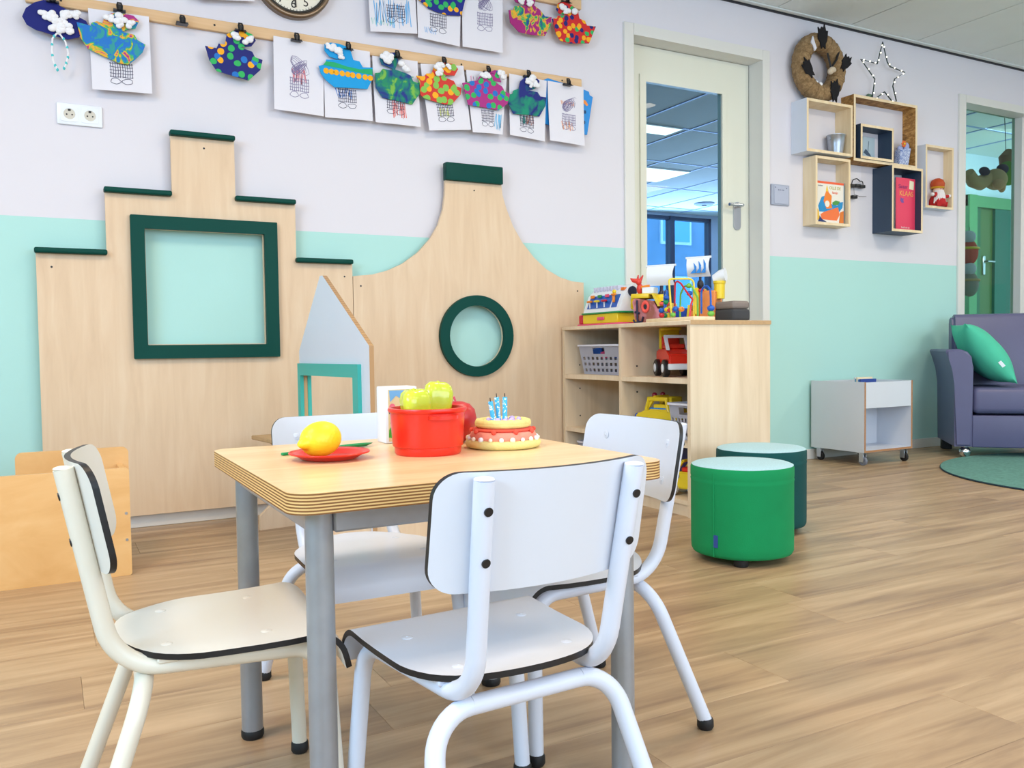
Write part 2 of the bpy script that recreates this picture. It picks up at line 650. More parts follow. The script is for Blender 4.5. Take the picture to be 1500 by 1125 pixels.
def thing(name, label, cat, loc=(0, 0, 0), rz=0.0, group=None):
    o = bpy.data.objects.new(name, None)
    o.empty_display_size = 0.05
    COL.objects.link(o)
    o.location = loc
    o.rotation_euler = (0, 0, rz)
    return tag(o, label, cat, group)


def part(name, mats, parent, *builders, sharp=38, loc=(0, 0, 0), rot=(0, 0, 0), **kw):
    bm = bmesh.new()
    for b in builders:
        b(bm)
    o = put(name, mesh(name, bm, mats, sharp=sharp), parent, loc, rot)
    for k, v in kw.items():
        o[k] = v
    return o


def struct(name, mats, *builders, parent=None):
    o = part(name, mats, parent, *builders)
    if parent is None:
        o['kind'] = 'structure'
    return o


def dup(root, loc, rz, label, group=None):
    r = root.copy()
    COL.objects.link(r)
    r.location = loc
    r.rotation_euler = (0, 0, rz)
    r['label'] = label
    if group:
        r['group'] = group
    for ch in list(root.children):
        c = ch.copy()
        COL.objects.link(c)
        c.parent = r
        for g in list(ch.children):
            d = g.copy()
            COL.objects.link(d)
            d.parent = c
    return r


B = lambda *a, **k: (lambda bm: box(bm, *a, **k))
T = lambda *a, **k: (lambda bm: tube(bm, *a, **k))
L = lambda *a, **k: (lambda bm: lathe(bm, *a, **k))
S = lambda *a, **k: (lambda bm: sph(bm, *a, **k))
P = lambda *a, **k: (lambda bm: prism(bm, *a, **k))


def textobj(name, body, size, mat, parent, loc, rot, extrude=0.0004, align='CENTER'):
    c = bpy.data.curves.new(name, 'FONT')
    c.body = body
    c.size = size
    c.extrude = extrude
    c.align_x = align
    c.align_y = 'CENTER'
    o = bpy.data.objects.new(name, c)
    COL.objects.link(o)
    me = bpy.data.meshes.new_from_object(o.evaluated_get(bpy.context.evaluated_depsgraph_get()))
    bpy.data.objects.remove(o)
    bpy.data.curves.remove(c)
    me.materials.clear()
    me.materials.append(mat)
    return put(name, me, parent, loc, rot)


# ------------------------------------------------------------------ room shell
D = 3.797          # face of the back wall
CEIL = 2.685
XL, XR, YF = -2.7, 7.75, -3.3
WT = 0.12
D1L, D1R, D1T = 2.80, 3.755, 2.39     # door opening one
D2L, D2R, D2T = 5.63, 7.15, 2.375     # door opening two

struct('wall_back', M_wall,
       B(XL - WT, D1L, D, D + WT, 0, CEIL + .1), B(D1L, D1R, D, D + WT, D1T, CEIL + .1), B(D1R, D2L, D, D + WT, 0, CEIL + .1),
       B(D2L, D2R, D, D + WT, D2T, CEIL + .1), B(D2R, XR + WT, D, D + WT, 0, CEIL + .1))
struct('wall_left', M_wall, B(XL - WT, XL, YF, D, 0, CEIL + .1))
struct('wall_right', M_wall, B(XR, XR + WT, YF, D, 0, CEIL + .1))
struct('wall_front', M_wall, B(XL - WT, XR + WT, YF - WT, YF, 0, CEIL + .1))

fl = struct('floor', M_floor, B(XL, XR, YF, D, -0.06, -0.004))
PL, PW = 1.22, 0.2
pb = bmesh.new()
box(pb, 0.0002, PL - 0.0002, 0.0002, PW - 0.0002, -0.004, 0, 0.0005)
plank_me = mesh('plank', pb, M_floor)
pb = bmesh.new()
box(pb, 0.0004, PL - 0.0004, 0.0004, D - 3.70 - 0.0004, -0.004, 0, 0.0009)
plank_last = mesh('plank_edge', pb, M_floor)
joint = {3: 1.567, 4: 0.905, 5: 1.36, 6: 0.55}
for k in range(0, 18):
    y = 0.30 + k * PW
    x0 = joint.get(k, random.random() * PL)
    x0 -= math.ceil((x0 - (-1.2)) / PL) * PL
    x = x0
    while x < 7.7 - PL:
        # rows are only needed where the camera can see the floor
        if x + PL > (y - 0.6) * 0.05 - 0.9 and x < 0.9 + y * 2.2:
            put('plank', plank_last if k == 17 else plank_me, fl, (x, y, 0))
        x += PL

ce = struct('ceiling', M_ceil, B(XL, XR, YF, D, CEIL + 0.004, CEIL + 0.1))
tb = bmesh.new()
box(tb, 0.003, 0.621, 0.003, 1.197, 0, 0.004, 0.0025)
tile_me = mesh('ceiling_tile', tb, M_ceil)
for i in range(0, 7):
    for j in range(0, 3):
        put('ceiling_tile', tile_me, ce, (3.205 + i * 0.624, 3.757 - 1.2 * (j + 1), CEIL))
struct('trim_1', M_dark, B(XL, XR, D - 0.012, D, CEIL - 0.016, CEIL + 0.003))
struct('trim_2', M_ceil, B(XL, XR, D - 0.04, D - 0.012, CEIL - 0.006, CEIL + 0.003))

bsb = lambda x0, x1: B(x0, x1, D - 0.014, D, 0, 0.062, 0.003)
struct('baseboard_back', M_whitepaint, bsb(XL, D1L - .07), bsb(D1R + .07, D2L - .08), bsb(D2R + .08, XR))

# door one
d1 = struct('door_1', M_whitepaint,
            B(2.75, 2.815, D - .014, D + WT, 0, D1T + .045, .003), B(3.742, 3.80, D - .014, D + WT, 0, D1T + .045, .003), B(2.815, 3.742, D - .0137, D + WT, D1T - .015, D1T + .0447))
leafY = D + 0.10
part('door_leaf', M_doorpaint, d1,
     P(rrect(2.818, 3.739, 0.01, D1T - .018, 0), 'y', leafY, leafY + .04, holes=[rrect(2.965, 3.533, 0.45, 2.185, 0)]),
     P(rrect(2.93, 3.555, 0.41, 2.215, 0), 'y', leafY - .010, leafY, holes=[rrect(2.972, 3.526, 0.457, 2.178, 0)]))
part('glass_pane', M_glass, d1, B(2.965, 3.533, leafY + .012, leafY + .018, 0.45, 2.185))
hp = part('handle_plate', M_steel, d1, P(rrect(3.615, 3.668, 1.395, 1.56, .025), 'y', leafY - .009, leafY))
hl, _ = rpath([(3.648, leafY - .009, 1.535), (3.648, leafY - .058, 1.535), (3.53, leafY - .062, 1.532)], [.02])
part('handle_lever', M_chrome, hp, T(hl, .0095, 12))
part('door_seal', M_dark, d1, B(3.739, 3.743, leafY, leafY + .03, 0.01, D1T - .018))
part('reveal_stop', M_doorpaint, d1, B(2.815, 3.742, leafY + .041, leafY + .06, D1T - .05, D1T - .016))

# door two: glazed sidelight beside a white leaf
d2 = struct('door_2', M_whitepaint,
            B(5.565, 5.64, D - .014, D + WT, 0, D2T + .04, .003), B(7.13, 7.21, D - .014, D + WT, 0, D2T + .04, .003), B(5.64, 7.13, D - .0137, D + WT, D2T - .012, D2T + .0397))
part('mullion', M_whitepaint, d2, B(6.375, 6.45, D + .04, D + WT, 0, D2T - .012, .003))
part('glass_pane', M_glassg, d2, B(5.64, 6.375, D + .095, D + .102, 0.06, D2T - .012))
part('bottom_rail', M_whitepaint, d2, B(5.64, 6.375, D + .08, D + WT, 0, 0.06))
part('door_leaf', M_whitepaint, d2, B(6.45, 7.13, D + .06, D + .10, 0.005, D2T - .012, .003))

# ------------------------------------------------------------------ rooms beyond the glass
nf = struct('floor_next_room', M_floor, B(1.0, 13.5, D + WT, 10.2, -0.06, 0.0))
nc = struct('ceiling_next_room', M_ceil, B(1.0, 13.5, D + WT, 10.3, CEIL, CEIL + .1))
for i, x in enumerate((4.0, 4.62, 5.24, 5.86, 6.48, 7.1, 7.72, 8.34)):
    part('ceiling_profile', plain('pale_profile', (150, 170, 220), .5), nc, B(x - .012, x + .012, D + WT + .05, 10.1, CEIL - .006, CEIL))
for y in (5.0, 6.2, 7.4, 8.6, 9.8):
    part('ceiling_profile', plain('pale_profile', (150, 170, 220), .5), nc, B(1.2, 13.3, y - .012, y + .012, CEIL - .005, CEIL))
M_panel = emit('lamp_panel', (255, 246, 218), 2.6)
for (x0, x1, y0, y1, lab) in ((4.5, 5.13, 6.2, 6.42, 'slim ceiling light panel seen through the door glass, nearest of the three'),
                              (4.5, 5.09, 6.68, 6.9, 'slim ceiling light panel seen through the door glass, half hidden middle one'),
                              (5.6, 6.47, 7.68, 8.28, 'wide bright ceiling light panel seen low in the door glass')):
    t = thing('ceiling_light', lab, 'ceiling light', ((x0 + x1) / 2, (y0 + y1) / 2, CEIL), 0, 'lamps in the next room')
    hx, hy = (x1 - x0) / 2, (y1 - y0) / 2
    part('frame', M_whitep, t, B(-hx - .012, hx + .012, -hy - .012, hy + .012, -.014, 0))
    part('diffuser', M_panel, t, B(-hx, hx, -hy, hy, -.018, -.0141))
t = thing('smoke_detector', 'small flat round ceiling disc seen through the door glass', 'detector', (8.1, 9.3, CEIL))
part('body', plain('detector_grey', (120, 130, 150), .5), t, L([(.0, -.03), (.11, -.028), (.14, -.012), (.14, 0)], seg=24))
part('sensor', M_black, t, L([(.0, -.042), (.03, -.04), (.035, -.027)], seg=16))
YW = 10.18
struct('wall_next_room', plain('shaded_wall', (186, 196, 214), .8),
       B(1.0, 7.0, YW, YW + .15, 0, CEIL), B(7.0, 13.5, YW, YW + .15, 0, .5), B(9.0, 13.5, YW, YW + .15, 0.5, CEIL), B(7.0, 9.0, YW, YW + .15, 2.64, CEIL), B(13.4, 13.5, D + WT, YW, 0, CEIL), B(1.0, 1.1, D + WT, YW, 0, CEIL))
w1 = struct('window_1', plain('window_frame_dark', (30, 48, 80), .4),
            B(7.0, 7.06, YW, YW + .1, .5, 2.64), B(8.2, 8.28, YW - .02, YW + .1, .5, 2.64), B(8.95, 9.0, YW, YW + .1, .5, 2.64), B(7.0, 9.0, YW, YW + .1, .5, .56), B(7.0, 9.0, YW, YW + .1, 2.59, 2.64))
part('glass_pane', M_glass, w1, B(7.06, 8.2, YW + .04, YW + .05, .56, 2.59))
part('glass_pane', M_glass, w1, B(8.28, 8.95, YW + .04, YW + .05, .56, 2.59))
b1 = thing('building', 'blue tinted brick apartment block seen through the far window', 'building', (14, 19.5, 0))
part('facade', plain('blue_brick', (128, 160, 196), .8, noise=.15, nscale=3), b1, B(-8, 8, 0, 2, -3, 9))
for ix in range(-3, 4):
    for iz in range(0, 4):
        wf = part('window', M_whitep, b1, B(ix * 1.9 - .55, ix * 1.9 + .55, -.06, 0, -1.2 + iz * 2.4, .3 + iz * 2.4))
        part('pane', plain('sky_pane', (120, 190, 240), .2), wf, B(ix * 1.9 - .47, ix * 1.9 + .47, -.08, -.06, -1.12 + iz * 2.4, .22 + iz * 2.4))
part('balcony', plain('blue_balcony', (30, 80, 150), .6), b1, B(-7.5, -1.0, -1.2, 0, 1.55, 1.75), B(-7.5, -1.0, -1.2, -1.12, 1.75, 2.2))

# hall behind the glazed sidelight
G1, G2, G3, G4 = (plain('hall_green_light', (84, 142, 98), .5), plain('hall_green_deep', (30, 92, 62), .5), plain('hall_olive', (72, 100, 52), .5), plain('hall_teal', (0, 90, 76), .5))
hw = struct('wall_hall', plain('hall_blue_white', (206, 220, 240), .8), B(7.6, 10.6, 5.72, 5.8, 0, CEIL))
gd = struct('door_3', G1, B(8.45, 8.58, 5.62, 5.72, 0, 2.24, .004), B(8.45, 9.3, 5.64, 5.72, 2.12, 2.24, .004))
part('jamb', G2, gd, B(8.58, 8.69, 5.66, 5.72, 0, 2.12))
part('door_leaf', G3, gd, B(8.69, 8.925, 5.68, 5.72, 0, 2.12))
part('side_panel', G4, gd, B(8.925, 9.3, 5.65, 5.72, 0, 2.12))
hh = part('handle_plate', M_steel, gd, B(8.75, 8.79, 5.665, 5.68, 1.42, 1.62, .004))
part('handle_lever', M_steel, hh, T([(8.77, 5.68, 1.56), (8.77, 5.63, 1.56), (8.89, 5.63, 1.56)], .011, 8))

# ------------------------------------------------------------------ play facades on the wall
PY = D - 0.045
t = thing('stepped_gable_panel', 'birch plywood stepped-gable house front with a dark green square window frame', 'play panel', (0.6, PY, 0))
st = [(-.622, .055), (.622, .055), (.622, 1.10), (.371, 1.10), (.371, 1.348), (.121, 1.348), (.121, 1.592), (-.129, 1.592), (-.129, 1.348), (-.377, 1.348), (-.377, 1.103), (-.622, 1.103)]
part('board', M_birch, t, P(st, 'y', 0, .018, holes=[rrect(-.235, .23, .745, 1.208, 0)]))
part('window_frame', M_dgreen, t, P(rrect(-.29, .287, .687, 1.26, .004), 'y', -.022, 0, holes=[rrect(-.238, .233, .742, 1.208, .004)]))
for (a, b, z) in ((-.627, -.375, 1.096), (-.381, -.131, 1.342), (-.133, .122, 1.588), (.117, .37, 1.342), (.366, .62, 1.094)):
    part('coping', M_dgreen, t, B(a, b, -.03, .02, z, z + .021, .007, 3))
for (a, z) in ((-.57, 1.045), (.0, 1.55), (.585, 1.04), (-.56, .2), (.55, .2)):
    part('screw', M_black, t, lambda bm, a=a, z=z: cyl(bm, (a, -.001, z), (a, .004, z), .004, 10))
for (a, z) in ((-.5, .3), (.5, .3), (0, 1.45), (-.5, .95), (.5, .95)):
    part('spacer', M_birch, t, B(a - .03, a + .03, .018, .0445, z - .03, z + .03))

t = thing('bell_gable_panel', 'birch plywood bell-gable house front with a dark green round window', 'play panel', (1.834, PY, 0))
bl = [(1.238, 1.045), (1.314, 1.053), (1.390, 1.074), (1.464, 1.108), (1.539, 1.161), (1.602, 1.227), (1.645, 1.294), (1.672, 1.372), (1.683, 1.44), (1.686, 1.51)]
br = [(1.984, 1.51), (1.99, 1.46), (2.010, 1.397), (2.046, 1.313), (2.097, 1.235), (2.163, 1.163), (2.233, 1.107), (2.314, 1.068), (2.387, 1.049), (2.458, 1.044)]
ol = [(x - 1.834, z) for x, z in [(1.225, .055), (1.225, 1.043)] + bl + br + [(2.458, .055)]]
part('board', M_birch, t, P(ol, 'y', 0, .018, holes=[circle(0, .771, .149, 44)]))
part('cap_board', M_dgreen, t, B(-.152, .15, -.022, .02, 1.507, 1.59, .004, 2))
part('porthole_ring', M_dgreen, t, P(circle(0, .771, .196, 56), 'y', -.022, 0, holes=[circle(0, .771, .147, 44)]))
for (a, z) in ((-.574, 1.0), (.002, 1.47), (.586, 1.0)):
    part('screw', M_black, t, lambda bm, a=a, z=z: cyl(bm, (a, -.001, z), (a, .004, z), .004, 10))
for (a, z) in ((-.5, .3), (.5, .3), (0, 1.45), (-.5, .95), (.5, .95)):
    part('spacer', M_birch, t, B(a - .03, a + .03, .018, .0445, z - .03, z + .03))

# ------------------------------------------------------------------ rails, clips, papers, foam ships
for nm, x0, x1, z0, z1, lab in (('hanging_rail', -.026, 2.476, 2.045, 2.092, 'long beech rail under the clock holding a row of drawings'),
                                ('hanging_rail', .35, 2.479, 2.445, 2.498, 'upper beech rail cut off by the top edge, purple and red ships at its end')):
    o = part(nm, M_rail, None, B(x0, x1, D - .02, D, z0, z1, .003))
    tag(o, lab, 'rail')
    for k in range(5):
        xx = x0 + .12 + k * (x1 - x0 - .24) / 4
        part('screw', M_black, o, lambda bm, xx=xx: cyl(bm, (xx, D - .021, (z0 + z1) / 2), (xx, D - .018, (z0 + z1) / 2), .0045, 8))


def sheet_fn(c, y0, bulge):
    (a, b, d, e) = [Vector((p[0], 0, p[1])) for p in c]      # TL TR BR BL

    def f(u, v):
        top, bot = a.lerp(b, u), e.lerp(d, u)
        p = bot.lerp(top, v)
        p.y = y0 - bulge * (1 - v) ** 1.5 - abs(bulge) * .25 * math.sin(u * PI) * (1 - v)
        return p
    return f


def sheet_bm(f, nu=5, nv=8, th=.0009):
    def go(bm):
        g = []
        for s in (0, 1):
            g.append([[bm.verts.new(f(i / nu, j / nv) + Vector((0, -th if s == 0 else 0, 0))) for i in range(nu + 1)] for j in range(nv + 1)])
        for s in (0, 1):
            for j in range(nv):
                for i in range(nu):
                    q = g[s]
                    bm.faces.new((q[j][i], q[j][i + 1], q[j + 1][i + 1], q[j + 1][i]))
        rim = [(0, i) for i in range(nu + 1)] + [(j, nu) for j in range(1, nv + 1)] + [(nv, i) for i in range(nu - 1, -1, -1)] + [(j, 0) for j in range(nv - 1, 0, -1)]
        for k in range(len(rim)):
            (j0, i0), (j1, i1) = rim[k], rim[(k + 1) % len(rim)]
            bm.faces.new((g[0][j0][i0], g[0][j1][i1], g[1][j1][i1], g[1][j0][i0]))
    return go


def ribbon(bm, f, uv, w, mi=0, off=.0016):
    """pencil line lying on a sheet"""
    prev = None
    n = len(uv)
    for i, (u, v) in enumerate(uv):
        a, b = uv[max(i - 1, 0)], uv[min(i + 1, n - 1)]
        du, dv = (b[0] - a[0]) * .215, (b[1] - a[1]) * .305
        l = math.hypot(du, dv) or 1
        nu_, nv_ = -dv / l * w / .215, du / l * w / .305
        p, q = f(u + nu_, v + nv_), f(u - nu_, v - nv_)
        p.y -= off
        q.y -= off
        cur = (bm.verts.new(p), bm.verts.new(q))
        if prev:
            fc = bm.faces.new((prev[0], cur[0], cur[1], prev[1]))
            fc.material_index = mi
        prev = cur


def wob(cx, cy, rx, ry, rng, n=26, turns=1.0):
    ph = rng.random() * 6
    return [(cx + rx * math.cos(2 * PI * turns * k / n) * (1 + .12 * math.sin(3 * k / n * 6 + ph)),
             cy + ry * math.sin(2 * PI * turns * k / n) * (1 + .12 * math.cos(2 * k / n * 6 + ph))) for k in range(n + 1)]


def doodle(f, seed, cx=.5, cy=.5, full=True):
    """free loops and a hatched patch in pencil"""
    rng = random.Random(seed)

    def go(bm):
        W = .0011
        if full:
            for k in range(4):
                q = rng.random() * 6
                pts = [(cx + .02 + (.04 + .014 * j ** .5 * (1 + .3 * k)) * math.cos(j * .7 + q) + .004 * j - .06, cy + .14 + (.03 + .011 * j ** .5 * (1 + .2 * k)) * math.sin(j * .7 + q * 2) + .02 * k - .03) for j in range(34)]
                ribbon(bm, f, pts, W * .8)
        for (sx, top) in ((-.13, 0.0), (.07, 0.0)):
            for k in range(5):
                x = cx + sx + k * .04
                ribbon(bm, f, [(x, cy + top), (x + .012, cy - .10), (x + .004, cy - .19)], W)
            for k in range(5):
                y = cy + top - .01 - k * .042
                ribbon(bm, f, [(cx + sx - .01, y), (cx + sx + .09, y - .008), (cx + sx + .18, y)], W)
            ribbon(bm, f, wob(cx + sx + .08, cy - .235, .085, .035, rng, 18), W)
    return go


def crayon(f, seed, cx, cy, w, h, n=9):
    rng = random.Random(seed)

    def go(bm):
        pts = []
        for k in range(n):
            pts.append((cx - w / 2 + w * k / n + rng.uniform(-.03, .03), cy + h / 2 * rng.uniform(.5, 1)))
            pts.append((cx - w / 2 + w * (k + .5) / n + rng.uniform(-.03, .03), cy - h / 2 * rng.uniform(.5, 1)))
        pts = [(min(.97, max(.03, a)), min(.97, max(.03, b))) for a, b in pts]
        ribbon(bm, f, pts, .0022, off=.0013)
    return go


M_pencil = plain('pencil_line', (128, 120, 158), .9)
M_ink = plain('ink_line', (70, 68, 96), .9)
cray = lambda nm, c: plain('crayon_' + nm, c, .9)
SHEETS = [
    ([(.186, 2.051), (.405, 2.055), (.408, 1.748), (.192, 1.738)], .010, (0.44, .36, False), [], 'white drawing sheet behind the purple and blue smeared ship'),
    ([(.898, 2.058), (1.117, 2.054), (1.107, 1.739), (.892, 1.745)], .010, (.45, .48, True), [('rose', (214, 128, 140), .5, .5, .3, .25)], 'white drawing sheet with faint doodle, first of the row right of the navy ship'),
    ([(1.114, 2.056), (1.328, 2.055), (1.334, 1.745), (1.114, 1.737)], .006, (.42, .42, False), [('blue', (60, 120, 200), .42, .36, .34, .16)], 'white drawing sheet behind the light blue ship'),
    ([(1.339, 2.039), (1.559, 2.046), (1.564, 1.742), (1.345, 1.740)], .012, (.4, .42, False), [('red', (226, 110, 100), .52, .24, .3, .3), ('green', (120, 190, 160), .8, .75, .2, .03)], 'white drawing sheet with red crayon behind the teal smeared ship'),
    ([(1.573, 2.037), (1.794, 2.058), (1.823, 1.757), (1.607, 1.730)], .014, (.38, .40, False), [('lime', (206, 214, 130), .4, .28, .25, .2)], 'white drawing sheet behind the red ship with orange and green dots'),
    ([(1.808, 2.042), (2.030, 2.051), (1.989, 1.750), (1.828, 1.744)], .022, (.45, .38, False), [('sky', (120, 190, 235), .82, .2, .2, .3), ('pinkc', (226, 180, 200), .2, .85, .25, .15)], 'curled drawing sheet with blue crayon behind the purple dotted ship'),
    ([(2.042, 2.057), (2.256, 2.050), (2.232, 1.743), (2.035, 1.755)], .014, (.42, .36, False), [('brown', (170, 110, 90), .55, .3, .2, .2), ('teal', (40, 130, 120), .4, .28, .2, .18)], 'white drawing sheet behind the navy ship with a green patch'),
    ([(2.261, 2.051), (2.476, 2.047), (2.467, 1.742), (2.260, 1.750)], .020, (.5, .5, True), [('orange', (240, 160, 100), .5, .3, .35, .2), ('orange', (240, 160, 100), .55, .68, .4, .08)], 'white drawing sheet with orange crayon in front of a blue folder'),
    ([(1.323, 2.448), (1.550, 2.462), (1.558, 2.169), (1.331, 2.144)], .006, (.5, .42, False), [('blue2', (110, 180, 235), .5, .3, .8, .5), ('mint', (150, 210, 200), .3, .15, .5, .12)], 'upper drawing sheet covered in light blue crayon strokes'),
    ([(1.560, 2.464), (1.793, 2.480), (1.773, 2.143), (1.561, 2.152)], .008, (.42, .40, False), [('blue3', (150, 190, 235), .3, .14, .3, .1)], 'upper drawing sheet hanging behind the dark blue green spotted ship'),
    ([(1.793, 2.461), (2.013, 2.483), (2.003, 2.147), (1.788, 2.146)], .008, (.5, .55, True), [], 'upper drawing sheet with pencil doodle only, rightmost of the upper row'),
    ([(.577, 2.396), (.825, 2.414), (.822, 2.188), (.575, 2.152)], .004, None, [], 'white sheet left of the clock, almost wholly above the picture'),
]
for i, (c, bulge, dd, cr, lab) in enumerate(SHEETS):
    f = sheet_fn(c, D - .034, bulge)
    o = part('drawing_sheet', M_paper, None, sheet_bm(f), sharp=80)
    tag(o, lab, 'drawing', 'children drawings on the rails')
    if dd:
        part('pencil_drawing', M_pencil if i in (1, 7, 10) else M_ink, o, doodle(f, 40 + i, dd[0], dd[1], dd[2]))
    for k, (nm, rgb, cx, cy, w, h) in enumerate(cr):
        part('crayon_strokes', cray(nm, rgb), o, crayon(f, 90 + i * 5 + k, cx, cy, w, h, 9 if w < .6 else 16))

o = part('folder', plain('blue_folder', (20, 140, 220), .5), None, P([(2.243, 2.055), (2.266, 2.066), (2.484, 2.037), (2.513, 2.030), (2.518, 2.013), (2.537, 2.006), (2.500, 1.809), (2.468, 1.808), (2.248, 1.837)], 'y', D - .0285, D - .0215))
tag(o, 'blue card folder sticking out behind the last drawing on the lower rail', 'folder')
part('sticker', M_orange, o, P([(2.478, 1.985), (2.492, 1.982), (2.508, 1.962), (2.498, 1.955), (2.48, 1.968)], 'y', D - .0295, D - .0285))
for fz in ((2.478, 1.915), (2.472, 1.862)):
    part('logo_mark', plain('folder_mark', (10, 70, 120), .6), o, P(rrect(fz[0], fz[0] + .016, fz[1], fz[1] + .017, .004), 'y', D - .0295, D - .0285))

